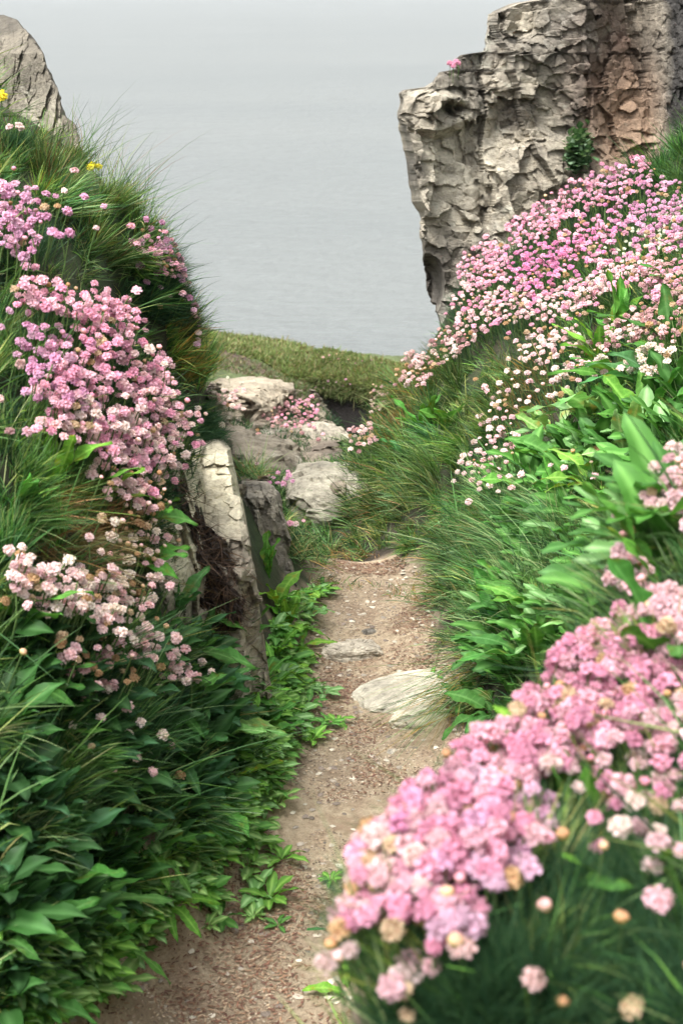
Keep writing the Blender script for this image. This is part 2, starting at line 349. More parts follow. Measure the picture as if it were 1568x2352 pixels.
def blob(u, v, cu, cv, ru, rv, soft=.5):
    d = np.sqrt(((u - cu) / ru) ** 2 + ((v - cv) / rv) ** 2); return np.clip((1 + soft - d) / (2 * soft), 0, 1)

GREY = (.20, .18, .15); TAN = (.38, .34, .27); PALE = (.66, .61, .49); DARK = (.035, .032, .032); EARTH = (.28, .19, .13); REDB = (.15, .10, .08)
def crag_col(u, v, P, cell):
    n1 = fbm(P * 3, 4, 31); c = blend(GREY, TAN, np.clip(.5 + 1.9 * n1 + (cell - .5) * 1.3, 0, 1)); c = blend(c, (.12, .105, .09), np.clip(2.2 * fbm(P * 5 + 9, 4, 36) - .35, 0, .8)); c = blend(c, (.80, .78, .70), np.clip(3 * (.16 - np.abs(fbm(P * np.array((9, 9, 3.)), 4, 39))) - .34, 0, .8))
    c = blend(c, PALE, blob(u, v, 1030, 370, 85, 150) * np.clip(.6 + 1.2 * fbm(P * 7, 3, 33), 0, 1) * .9)
    c = blend(c, PALE, blob(u, v, 1170, 300, 90, 90) * np.clip(.1 + 1.5 * fbm(P * 6, 3, 37), 0, 1) * .6)
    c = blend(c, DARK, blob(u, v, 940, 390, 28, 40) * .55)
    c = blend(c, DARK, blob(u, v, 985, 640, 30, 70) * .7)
    c = blend(c, REDB, blob(u, v, 1385, 140, 95, 160) * np.clip(.75 + .8 * fbm(P * 5, 3, 35), 0, 1))
    c = blend(c, EARTH, blob(u, v, 1425, 290, 75, 150) * .9)
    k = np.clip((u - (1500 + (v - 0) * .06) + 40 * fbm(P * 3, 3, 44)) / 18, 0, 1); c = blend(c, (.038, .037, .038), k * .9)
    return np.clip(c * (.75 + .5 * cell)[..., None], 0, 1)
def crag_Y(u, v):
    Y = 5.35 + (u - 912) * .0006 - (v - 300) * .0004
    Y = Y + .10 * blob(u, v, 1440, 240, 70, 260, .5)                                  # earthy gully
    Y = Y - .22 * np.clip((u - 1470 - v * .05) / 110, 0, 1)                            # dark buttress
    Y = Y + .10 * np.clip((120 + 12 * np.sin(u * .02) - v) / 40, 0, 1) * np.clip((1330 - u) / 150, 0, 1) + .08 * np.clip((u - 1085 - 20 * np.sin(v * .03)) / 50, 0, 1) * np.clip((420 - v) / 120, 0, 1)
    Y = Y + .03 * np.exp(-((u - (1085 + (v - 300) * .12)) / 10) ** 2) - .08 * blob(u, v, 1000, 260, 80, 50, .2)
    Y = Y + .16 * np.exp(-((u - 1052) / 22) ** 2 - ((v - 250) / 16) ** 2)
    Y = Y + .25 * blob(u, v, 985, 660, 30, 60, .3)
    return Y
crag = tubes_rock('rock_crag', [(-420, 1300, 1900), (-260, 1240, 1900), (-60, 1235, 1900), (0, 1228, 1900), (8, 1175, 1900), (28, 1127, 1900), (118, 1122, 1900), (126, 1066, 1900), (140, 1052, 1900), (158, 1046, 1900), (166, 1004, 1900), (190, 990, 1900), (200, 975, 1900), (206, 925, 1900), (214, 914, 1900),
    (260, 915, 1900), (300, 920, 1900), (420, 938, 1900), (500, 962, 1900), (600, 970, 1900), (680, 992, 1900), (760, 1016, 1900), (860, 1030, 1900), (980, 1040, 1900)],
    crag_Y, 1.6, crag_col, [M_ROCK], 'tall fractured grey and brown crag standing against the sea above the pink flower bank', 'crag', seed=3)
def lcrag_col(u, v, P, cell):
    c = blend(GREY, TAN, np.clip(.5 + 1.2 * fbm(P * 4, 4, 41) + (cell - .5), 0, 1))
    c = blend(c, PALE, blob(u, v, 95, 270, 40, 60) * .6); return np.clip(c * (.45 + .3 * cell)[..., None], 0, 1)
tubes_rock('rock_outcrop', [(34, -160, 12), (45, -250, 42), (90, -300, 78), (130, -330, 100), (180, -350, 122), (230, -350, 142), (270, -350, 158), (280, -350, 170), (330, -350, 182), (380, -350, 205), (450, -300, 262), (560, -250, 300), (700, -200, 330), (850, -100, 330)],
    lambda u, v: 3.75 + (150 - u) * .0012 - (v - 300) * .0005, 1.1, lcrag_col, [M_ROCK], 'grey sloping rock rising above the grassy left bank', 'rock', amp=(.05, .03, .012), sc=(3, 9, 26),
    aniso=np.array([[2.2, 0, 1.1], [0, 1, 0], [-.9, 0, .6]]), seed=12)
def slabY(u, v): return 2.67 - .24 * np.clip((480 - u) / 90, 0, 1) + np.clip(u - 548, 0, 99) * .0016 + .24 * np.clip((1320 - v) / 270, 0, 1.2) ** 1.15 + .02 * blob(u, v, 480, 1300, 80, 150, .4)
def str_col(u, v, P, cell):
    e = (u - 560) - (v - 1200) * .19
    c = blend((.22, .19, .15), (.44, .39, .30), np.clip(.5 + 1.3 * fbm(P * 9, 4, 51) + (cell - .5), 0, 1))
    p1 = blob(u, v, 490, 1130, 85, 115, .2); p2 = blob(u, v, 400, 1265, 60, 105, .25)
    c = blend(c, (.60, .55, .41), np.maximum(p1, p2) * np.clip(.9 + .8 * fbm(P * 12, 3, 52), 0, 1))
    return np.clip(c * (.8 + .4 * cell)[..., None], 0, 1)
STR_AX = np.array([[2.6, 0, .2], [0, 1.5, 0], [.5, 0, .8]])
strata = tubes_rock('rock_slab', [(1008, 440, 512), (1030, 415, 530), (1080, 395, 540), (1150, 375, 556), (1190, 362, 565), (1260, 358, 575), (1330, 362, 588), (1420, 380, 600), (1500, 420, 610), (1560, 470, 620), (1620, 500, 628)],
    lambda u, v: slabY(u, v), .3, str_col, [M_PALE],
    'pale cracked rock slab standing at the left edge of the path', 'rock', du=1.8, amp=(.035, .016, .005), sc=(5, 11, 28), aniso=np.array([[.95, 0, -.3], [0, 1, 0], [.5, 0, 1.5]]), seed=23, tilt=1.4, ej=2)
def back_col(u, v, P, cell):
    return np.clip(blend((.13, .12, .105), (.27, .245, .20), np.clip(.5 + 1.2 * fbm(P * 9, 4, 55) + (cell - .5), 0, 1)), 0, 1)
tubes_rock('rock_slab', [(1105, 540, 610), (1130, 535, 635), (1180, 545, 655), (1260, 560, 668), (1340, 570, 690), (1440, 580, 700)],
    lambda u, v: 3.5 + (u - 600) * .0008 - (v - 1150) * .0004, .4, back_col, [M_ROCK], 'dark grey rock slab tucked behind the pale slab, small grass tuft on top', 'rock', du=2.2, amp=(.04, .02, .01), sc=(5, 12, 30), seed=31, aniso=STR_AX)

def boulder(name, loc, size, col, label, seed=0, rot=0, mat=None, amp=.16, flat=0, cat='rock', sub=5, parent=None, sc=(1.1, 2.6, 7)):
    n = 2 ** sub * 3; th = np.linspace(.02, math.pi - .02, n)[:, None]; ph = np.linspace(0, 2 * math.pi, 2 * n, endpoint=False)[None, :]
    D = np.stack([np.sin(th) * np.cos(ph), np.sin(th) * np.sin(ph), np.cos(th) * np.ones_like(ph)], -1)
    e = 2.8; r = 1 / (np.abs(D) ** e).sum(-1) ** (1 / e); P = D * r[..., None]
    dd = 0; cell = 0
    for a, s, j in ((amp, sc[0], 0), (amp * .45, sc[1], 1), (amp * .16, sc[2], 2)):
        H, ed, C = facets(P * s + seed * 5.1, seed + j, 1.6); dd = dd + a * H * 1.6 - a * .3 * np.exp(-(ed / .06) ** 2); cell = cell + C / 3
    P = P * (1 + dd + .03 * fbm(P * 5 + seed, 3, 7))[..., None] * np.array(size)
    if flat: P[..., 2] = np.where(P[..., 2] > 0, P[..., 2] * (1 - flat), P[..., 2])
    c = np.clip(np.array(col) * (.7 + .4 * cell + .35 * fbm(P * 18 + seed, 3, 8))[..., None], 0, 1)
    me = mesh_np(name, P.reshape(-1, 3), [grid_faces(n, 2 * n, True), np.array([list(range(2 * n))[::-1]]), np.array([list(range((n - 1) * 2 * n, n * 2 * n))])], c.reshape(-1, 3), smooth=False)
    mt = Matrix.Translation(loc) @ (rot if isinstance(rot, Matrix) else Matrix.Rotation(rot, 4, 'Z'))
    tags = dict(label=label, category=cat) if label else {}
    return link(name, me, [mat or M_ROCK], parent=parent, mat=mt, **tags)
def gp(u, v):
    h, n = cast(u, v); return h
def sink(u, v, dz):
    h = gp(u, v)
    while h is None or h.y > 12: v += 6; h = gp(u, v)
    return Vector((h.x, h.y, h.z + dz))
boulder('loose_stone', sink(808, 1508, .008), (.062, .030, .026), (.46, .41, .33), 'wedge shaped loose stone lying alone on the path', 2, .12, M_PALE, .12, sub=4, cat='stone')
boulder('flat_stone', sink(975, 1590, -.012), (.15, .095, .036), (.52, .48, .385), 'large white flat stone set in the path edge under the hanging grass', 4, .35, M_PALE, .05, cat='stone', sub=4)
boulder('flat_stone', sink(1000, 1640, -.014), (.09, .035, .026), (.52, .48, .38), 'narrow white stone just below the larger flat white stone', 7, .1, M_PALE, .05, cat='stone', sub=4)
boulder('loose_stone', sink(848, 1455, .002), (.017, .012, .008), (.22, .2, .17), 'small dark pebble on the path behind the loose stone', 9, .4, None, .14, sub=3, cat='stone')
boulder('loose_stone', sink(962, 1688, .002), (.014, .01, .007), (.42, .34, .25), 'small tan pebble on the path below the white stones', 10, .4, None, .14, sub=3, cat='stone')
boulder('loose_stone', sink(655, 1690, .0), (.028, .022, .022), (.17, .14, .11), 'brown stone half buried at the left path edge among leaves', 11, .4, None, .14, sub=3, cat='stone')
boulder('loose_stone', sink(900, 1730, .001), (.012, .009, .005), (.55, .5, .42), 'small pale pebble in the middle of the path', 13, 1., None, .14, sub=3, cat='stone')
# rocks beyond the gap
for (u, v, dz, sz, colr, lab, sd_, rt) in [
    (560, 1060, -.05, (.20, .25, .20), (.25, .22, .17), 'tall brown grey rock beyond the path end, behind the left slabs', 5, .3),
    (668, 1085, -.04, (.13, .14, .085), (.33, .30, .23), 'rounded grey rock in the middle of the rocks beyond the path end', 14, .8),
    (800, 1105, -.04, (.15, .14, .10), (.42, .39, .31), 'pale rock beyond the path end, nearest the right grass bank', 15, .2),
    (745, 1010, -.02, (.085, .16, .11), (.44, .40, .32), 'whitish upright rock under the dark hollow of the headland', 16, .5),
    (720, 1140, -.04, (.11, .10, .06), (.30, .27, .21), 'low grey rock just behind the small pink flower group', 20, .6)]:
    boulder('boulder', sink(u, v, dz - sz[2] * .25), (sz[0] * 1.25, sz[1] * 1.2, sz[2]), colr, lab, sd_, rt, None, .11, sub=4, sc=(.8, 1.9, 5))

def outY(u, v):
    us = np.linspace(440, 860, 15); ys = []
    for a in us:
        h = gp(a, v[0]); ys.append(h.y if h is not None and h.y < 9 else 8.2)
    Y = np.interp(u, us, ys); return Y + .22 * fbm(np.stack([u * .012, v * .016, u * 0], -1), 3, 15) - .05 - .10 * blob(u, v, 560, 900, 90, 40, .6) - .10 * blob(u, v, 560, 1040, 60, 60, .6)
def out_col(u, v, P, cell):
    c = blend((.17, .14, .11), (.36, .31, .235), np.clip(.5 + 1.4 * fbm(P * 3, 4, 57) + (cell - .5), 0, 1)); return np.clip(c * (.75 + .5 * cell)[..., None], 0, 1)
tubes_rock('rock_outcrop', [(862, 490, 640), (875, 475, 690), (900, 470, 725), (940, 470, 750), (980, 470, 768), (1020, 480, 780), (1070, 500, 790), (1120, 520, 800), (1150, 540, 800)],
    outY, .6, out_col, [M_ROCK], 'broad sloping grey brown outcrop beyond the path end, broken by green turf', 'rock', du=2.4, amp=(.07, .03, .012), sc=(2.6, 7, 20), seed=51, aniso=np.array([[.9, 0, .3], [0, .6, 0], [-.3, 0, 1.3]]))

# ------------------------------------------------------------------ grass
def blades(base, d, L, W, bend, col, seg=4, rs=None):
    rs = rs or NR; n = len(base); base = np.asarray(base); d = d / np.linalg.norm(d, axis=1, keepdims=True)
    a = rs.normal(size=(n, 3)); side = np.cross(d, a); side /= np.linalg.norm(side, axis=1, keepdims=True) + 1e-9
    out = []
    for s in range(seg + 1):
        t = s / seg; w = W * (.55 + .9 * t - 1.4 * t * t) if t < 1 else W * .04
        p = base + (d * t + bend * t * t)* L[:, None]
        out += [p - side * (w / 2)[:, None], p + side * (w / 2)[:, None]]
    V = np.stack(out, 1).reshape(-1, 3); k = 2 * (seg + 1)
    f = np.array([[2 * s, 2 * s + 1, 2 * s + 3, 2 * s + 2] for s in range(seg)])
    F = (np.arange(n)[:, None, None] * k + f[None]).reshape(-1, 4)
    C = np.repeat(col, k, 0)
    return V, F, C
def in_poly(u, v, poly):
    r = np.zeros(len(u), bool); j = len(poly) - 1
    for i in range(len(poly)):
        (xi, yi), (xj, yj) = poly[i], poly[j]
        r ^= ((yi > v) != (yj > v)) & (u < (xj - xi) * (v - yi) / (yj - yi + 1e-9) + xi); j = i
    return r
def sample_poly(poly, n):
    p = np.array(poly); lo, hi = p.min(0), p.max(0); U = []
    while sum(map(len, U)) < n:
        q = lo + (hi - lo) * NR.random((n * 2, 2)); U.append(q[in_poly(q[:, 0], q[:, 1], poly)])
    return np.concatenate(U)[:n]
def on_ground(poly, n, off=0, maxy=99):
    P = []; Nn = []
    for u, v in sample_poly(poly, n):
        h, m = cast(u, v)
        if h is None or h.y > maxy: continue
        P.append(h[:]); Nn.append(m[:])
    P = np.array(P); Nn = np.array(Nn); Nn *= np.sign(Nn[:, 2:3] + 1e-9); keep = pathmask(P[:, 0], P[:, 1]) > off
    return P[keep], Nn[keep]
GREEN = [(.05, .12, .02), (.09, .20, .035), (.03, .07, .02), (.15, .28, .05), (.08, .18, .045), (.26, .33, .09)]
COOL = [(.05, .13, .04), (.085, .20, .06), (.025, .07, .025), (.13, .26, .08), (.21, .34, .13), (.30, .36, .16)]
FRESH = [(.08, .19, .03), (.05, .14, .03), (.12, .22, .04), (.04, .10, .03)]
DRY = [(.36, .24, .10), (.28, .17, .07), (.42, .31, .16), (.22, .12, .05)]
GOLD = [(.42, .27, .06), (.30, .20, .05), (.14, .17, .04), (.07, .13, .03)]
BEND = .6
def grass_batch(poly, n, L, W, pal, lean=(0, 0, 0), spread=.45, bend=.5, clump=0, off=.0, hang=0., maxy=99, nrm=.5):
    P, Nn = on_ground(poly, n, off, maxy)
    m = len(P)
    if clump:                                        # gather the blades into tufts with a shared lean
        cid = np.floor(P / clump).astype(np.int64); h = hsh(cid[:, 0], cid[:, 1], cid[:, 2], 5); tuft = RV[h][:, :3] - .5
        ll = .45 + 1.0 * RV[h][:, 3]; tc = (.55 + .95 * RV[(h * 5 + 1) & 4095][:, 0])[:, None] * (1 + (RV[(h * 5 + 1) & 4095][:, 1:4] - .5) * (.5, .2, .3))
        cen = (cid + .5 + .5 * (RV[h][:, :3] - .5)) * clump; P = P.copy(); P[:, :2] += (cen - P)[:, :2] * .5
        if P[:, 1].max() < 6: P[:, 2] = height(P[:, 0], P[:, 1])
        kp = pathmask(P[:, 0], P[:, 1]) > off; P, Nn, tuft, ll, tc = P[kp], Nn[kp], tuft[kp], ll[kp], tc[kp]; m = len(P)
    else: tuft = np.zeros((m, 3)); ll = np.ones(m); tc = 1.
    d = Nn * nrm + np.array((0, 0, 1.)) * (1 - nrm) + np.array(lean) * .8 + NR.normal(size=(m, 3)) * spread * .7 + tuft * 1.1
    d[:, 2] = np.abs(d[:, 2]) + .1
    bend = bend * BEND; Ls = NR.uniform(L[0], L[1], m) * ll * .68 * np.where(NR.random(m) < .04, 1.5, 1); Ws = NR.uniform(.6, 1.5, m) * W * 1.0
    b = NR.normal(size=(m, 3)) * .35 * bend + np.array(lean) * bend + tuft * bend + Nn * np.array((1, 1, 0)) * hang; b[:, 2] = -np.abs(NR.normal(size=m)) * bend * .5 - hang * .5
    pal = np.array(pal); C = pal[NR.integers(0, len(pal), m)] * NR.uniform(.7, 1.35, (m, 1)) * (1 + .25 * fbm(P * 9, 2, 14))[:, None] * tc
    return blades(P - Nn * .005, d, Ls, Ws, b, C)
def stuff(name, batches, label, kind='stuff', **kw):
    V, F, C, o = [], [], [], 0
    for a, b, c_ in batches: V.append(a); F.append(b + o); C.append(c_); o += len(a)
    return link(name, mesh_np(name, np.concatenate(V), [np.concatenate(F)], np.clip(np.concatenate(C), 0, 1)), [M_GRASS], kind=kind, label=label, **kw)
RB = [(650, 1150), (800, 1060), (860, 980), (960, 840), (1040, 740), (1400, 480), (1600, 430), (1600, 1500), (1300, 1650), (1040, 1720), (1000, 1400), (740, 1330), (660, 1280)]
LB = [(-30, 240), (80, 270), (190, 330), (330, 460), (400, 560), (490, 690), (490, 800), (510, 980), (430, 1020), (370, 1200), (370, 1340), (600, 1560), (700, 1650), (560, 1900), (200, 2320), (-30, 2400)]
stuff('grass', [grass_batch(RB, 17000, (.04, .10), .0026, GREEN + COOL, (-.08, -.1, 0), .9, .7, .09, off=.03),
    grass_batch([(800, 1050), (900, 900), (1060, 830), (1200, 870), (1150, 1000), (1050, 1140), (900, 1200), (780, 1180)], 6500, (.07, .15), .0026, COOL + GREEN, (-.1, -.05, .1), .5, .6, .07),
    grass_batch([(650, 1150), (800, 1100), (1100, 1130), (1150, 1300), (1050, 1420), (1000, 1400), (740, 1340), (640, 1250)], 9500, (.05, .12), .0024, COOL + GREEN + DRY[:1], (-.1, -.15, 0), .8, .8, .07, hang=.2, off=.02),
    grass_batch([(1050, 1150), (1300, 1120), (1420, 1250), (1380, 1400), (1200, 1420), (1000, 1560), (1000, 1400)], 7500, (.07, .16), .0026, COOL, (-.1, -.1, .2), .6, .7, .08, hang=.1, off=.03),
    grass_batch([(1000, 1500), (1100, 1400), (1200, 1500), (1150, 1640), (1040, 1700)], 1600, (.05, .10), .0024, COOL + GOLD[2:], (-.15, -.2, 0), .7, .8, .05, off=.04, hang=.3),
    grass_batch([(1430, 400), (1480, 350), (1600, 300), (1600, 480), (1500, 440)], 2500, (.08, .18), .003, COOL[:3] + GREEN[:3], (-.1, 0, .3), .5, .6, .06),
    grass_batch([(1150, 650), (1400, 500), (1600, 430), (1600, 900), (1300, 900)], 3500, (.06, .13), .003, FRESH + GREEN, (-.1, 0, .1), .5, .6, .06)],
    'dense green grass covering the right hand bank above the path')
stuff('grass', [grass_batch(LB, 15000, (.04, .09), .0022, GREEN + COOL, (.1, -.05, 0), .7, .7, .06),
    grass_batch([(-20, 300), (80, 320), (190, 360), (330, 480), (400, 580), (440, 660), (300, 700), (180, 560), (60, 430), (-20, 420)], 9000, (.05, .12), .0018, GREEN + COOL + DRY[3:], (.12, 0, .2), .55, .6, .07),
    grass_batch([(300, 600), (400, 600), (470, 700), (480, 780), (420, 800), (320, 720)], 3500, (.06, .13), .0018, [(.02, .06, .03), (.03, .08, .03)], (.1, 0, .2), .5, .5, .06),
    grass_batch([(340, 740), (480, 740), (500, 850), (450, 900), (380, 840)], 2600, (.07, .14), .002, GREEN + GOLD[:1], (.10, -.05, .5), .4, .5, .06),
    grass_batch([(-20, 750), (100, 800), (160, 1050), (200, 1250), (60, 1400), (-20, 1400)], 4500, (.06, .14), .002, GREEN + COOL, (.08, 0, .5), .4, .5, .07),
    grass_batch([(-20, 1650), (200, 1600), (420, 1750), (430, 1900), (300, 2050), (100, 1950), (-20, 1900)], 6000, (.08, .16), .002, FRESH + COOL, (.1, -.1, .5), .4, .6, .07)],
    'dark green grass covering the left hand bank')
stuff('dry_grass', [grass_batch([(100, 1180), (230, 1150), (260, 1260), (240, 1330), (110, 1330)], 1500, (.06, .13), .0018, DRY, (.1, -.2, 0), .8, 1.0, .05, hang=.3),
    grass_batch([(380, 750), (480, 770), (470, 880), (420, 900)], 800, (.05, .10), .0018, GOLD + DRY[:1], (.05, 0, .6), .5, .6)],
    'tawny dead grass in a patch on the left bank')
stuff('dry_grass', [grass_batch([(690, 1250), (800, 1240), (960, 1310), (1000, 1400), (860, 1350), (740, 1340)], 900, (.04, .10), .0022, DRY + GOLD, (-.1, -.3, 0), .7, 1., .05, hang=.5),
    grass_batch([(700, 1325), (860, 1345), (1010, 1375), (1010, 1400), (860, 1368), (720, 1348)], 500, (.03, .08), .0022, DRY + GOLD + COOL, (0, -.2, .1), .8, .9, off=-.1, hang=.3),
    grass_batch([(1130, 850), (1260, 830), (1300, 960), (1200, 1020)], 260, (.08, .15), .002, GOLD[:2] + DRY, (-.2, -.1, .3), .6, .6),
    grass_batch([(850, 960), (960, 850), (1040, 850), (900, 1050)], 700, (.08, .15), .0026, GOLD + DRY, (-.2, -.1, .3), .5, .5)],
    'straw coloured blades mixed through the edge of the right bank')
def beyond_frame(n, x0, x1, y0, y1, pal):
    x = NR.uniform(x0, x1, n); y = NR.uniform(y0, y1, n); z = height(x, y); P = np.stack([x, y, z], 1)
    q = P - np.array(CAM); f = q @ np.array(FWD); u = 784 + q[:, 0] / f / TH * 1176; v = 1176 - (q @ np.array(UP)) / f / TH * 1176
    out = ((f < .15) | (u < -25) | (u > 1593) | (v > 2450)) & (pathmask(x, y) > .03) & (np.linalg.norm(q, axis=1) > .35); P = P[out]; m = len(P)
    cid = np.floor(P / .1).astype(np.int64); h = hsh(cid[:, 0], cid[:, 1], cid[:, 2], 5); tuft = RV[h][:, :3] - .5; pal = np.array(pal)
    C = pal[NR.integers(0, len(pal), m)] * NR.uniform(.6, 1.4, (m, 1)) * (.6 + .8 * RV[h][:, 3:4])
    return blades(P - (0, 0, .004), (0, 0, 1.) + tuft + NR.normal(size=(m, 3)) * .35, NR.uniform(.05, .13, m), np.full(m, .0042), NR.normal(size=(m, 3)) * .25 + tuft * .4 - (0, 0, .2), C, 3)
stuff('grass', [beyond_frame(110000, .0, 2.4, -.6, 5.6, GREEN + COOL)], 'green grass on the upper part of the right hand bank')
stuff('grass', [beyond_frame(90000, -2.2, .0, -.6, 5.2, GREEN + COOL)], 'green grass on the upper part of the left hand bank')
HL = [(480, 765), (600, 775), (720, 795), (850, 822), (940, 840), (960, 915), (860, 900), (760, 888), (660, 868), (600, 830), (480, 800)]
stuff('turf', [grass_batch([(480, 805), (600, 838), (690, 872), (730, 920), (745, 985), (700, 960), (650, 900), (560, 862), (480, 845)], 2600, (.02, .05), .006, [(.13, .17, .07), (.10, .14, .05), (.22, .19, .11), (.17, .13, .09)], spread=.9, bend=.6),
    grass_batch([(640, 860), (700, 875), (720, 960), (800, 1040), (560, 1050), (500, 900)], 4500, (.02, .05), .005, [(.09, .17, .06), (.13, .20, .07), (.07, .12, .04), (.20, .18, .09)], spread=.9, bend=.6),
    grass_batch([(700, 868), (760, 876), (860, 892), (950, 905), (960, 925), (850, 915), (740, 900)], 3500, (.06, .12), .007, [(.13, .18, .06), (.09, .13, .04), (.18, .17, .08)], (0, -.5, 0), .7, .9, hang=.5),
    grass_batch(HL, 15000, (.03, .065), .007, [(.17, .24, .07), (.11, .17, .05), (.24, .28, .11), (.26, .22, .11)], spread=.8, bend=.6),
    grass_batch([(520, 930), (640, 950), (780, 950), (800, 1080), (640, 1060), (530, 980)], 4000, (.03, .07), .005, [(.035, .085, .035), (.05, .11, .045), (.025, .06, .03)], spread=.9, bend=.6),
    grass_batch([(560, 1080), (850, 1060), (860, 1150), (640, 1180)], 2500, (.05, .10), .0035, COOL, spread=.8, bend=.6)],
    'short turf on the headland and around the rocks beyond the path')

# ------------------------------------------------------------------ leaves
def leaf_template(nx=5, ny=11, width=.20, teeth=.10, droop=.35, fold=.25, wave=.03, seed=0, twist=0.):
    r = np.random.default_rng(seed); t = np.linspace(0, 1, ny)[:, None]; s = np.linspace(-1, 1, nx)[None, :]
    prof = np.where(t < .18, .10 + .5 * (t / .18) * .35, 0) + np.where(t >= .18, np.clip((t - .05) / .42, 0, 1) ** .8 * (1 - np.clip((t - .45) / .55, 0, 1) ** 2.6) ** .7, 0)
    tooth = 1 + teeth * (np.abs(((t * 11 + seed * .37) % 1) - .5) * 2 - .5) * (t > .2)
    wv = width * np.maximum(prof, .04) * tooth * (1 - .98 * (t > .999))
    x = s * wv; y = t + 0 * s - .03 * np.abs(s) * (t > .2)
    z = -droop * t ** 2 + fold * np.abs(x) + wave * np.sin(t * 17 + seed + 2 * np.sign(s)) * np.abs(s) ** 2 + .25 * t
    ang = twist * t; X = x * np.cos(ang) - z * np.sin(ang) * 0; Zz = z + x * np.sin(ang)
    V = np.stack([X, y - .12 * t ** 2 * droop, Zz], -1)
    rib = np.exp(-(np.abs(s) / .12) ** 2) * (t < .92)
    col = (np.array((.85, 1., .9)) * r.uniform(.9, 1.1)) * np.ones((ny, nx, 1)) ; col = col * (1 - rib[..., None] * .8) + np.array((2.2, 1.9, 2.6)) * rib[..., None] * .8
    if ny > 20:
        vein = np.clip(np.sin((t - .42 * np.abs(s)) * 58) - .55, 0, 1) * (np.abs(s) > .1) * (t > .12) * (t < .93); col = col * (1 + vein[..., None] * np.array((1.0, .6, 1.0)))
        P_ = np.stack([s * 1.5 + t * 0 + seed, t * 5 + s * 0, 0 * s + 0 * t], -1); k = np.clip(2.5 * fbm(P_, 3, 3) - .75 + 1.1 * np.clip((t - .9) / .1, 0, 1) * (seed % 3 == 0), 0, 1)[..., None]
        col = col * (1 - k * .8) + np.array((1.9, .75, .5)) * k * .8; col = col * (1 + .22 * fbm(P_ * 2.5, 3, 6))[..., None]
    return V.reshape(-1, 3), grid_faces(ny, nx), col.reshape(-1, 3)
LEAVES = []
for i in range(10):
    V, F, C = leaf_template(nx=9, ny=45, width=(.105, .13, .09, .12, .15)[i % 5], teeth=(.14, .05, .2, .08, .12)[i % 5], droop=(.2, .45, .75, .1, .55)[i % 5], fold=.3, wave=.035, seed=i, twist=(-.5, .4, 0, .7, -.3)[i % 5])
    me = mesh_np('leaf', V, [F], C); me.materials.append(M_LEAF); LEAVES.append(me)
DKG = (.055, .155, .03); MID = (.09, .235, .04); LIME = (.15, .32, .045); PAL = (.18, .33, .11); BLU = (.065, .18, .06)
def basis(d, up, roll=0.):
    y = Vector(d).normalized(); x = y.cross(Vector(up)); x = x.normalized() if x.length > 1e-4 else Vector((1, 0, 0)); z = x.cross(y)
    return Matrix((x, y, z)).transposed().to_4x4() @ Matrix.Rotation(roll, 4, 'Y')
def plant(u, v, n, ln, tint, label, lean=0, el=(20, 65), name='broad_leaved_plant', spread=180, group=None):
    h, m = cast(u, v)
    if h is None: print('MISS', u, v); return
    t = thing(name, h, label, 'leafy plant', group or 'broad leaved plants on the banks')
    for i in range(n):
        az = rad(lean) + rad(spread) * (2 * (i + rnd.uniform(.1, .9)) / n - 1); e = rad(rnd.uniform(*el))
        d = Vector((math.sin(az) * math.cos(e), -math.cos(az) * math.cos(e), math.sin(e)))
        d = d + m * .25; k = rnd.uniform(.5, 1.2) * ln; g = rnd.uniform(.75, 1.3)
        M = Matrix.Translation(h + d * .004 - m * .004) @ basis(d, (0, 0, 1), rnd.uniform(-.4, .4)) @ Matrix.Diagonal((k * rnd.uniform(.85, 1.25), k, k, 1))
        o = link('leaf', rnd.choice(LEAVES), parent=t, mat=M)
        o.color = (tint[0] * g * rnd.uniform(.85, 1.2), tint[1] * g, tint[2] * g * rnd.uniform(.8, 1.2), 1)
    return t
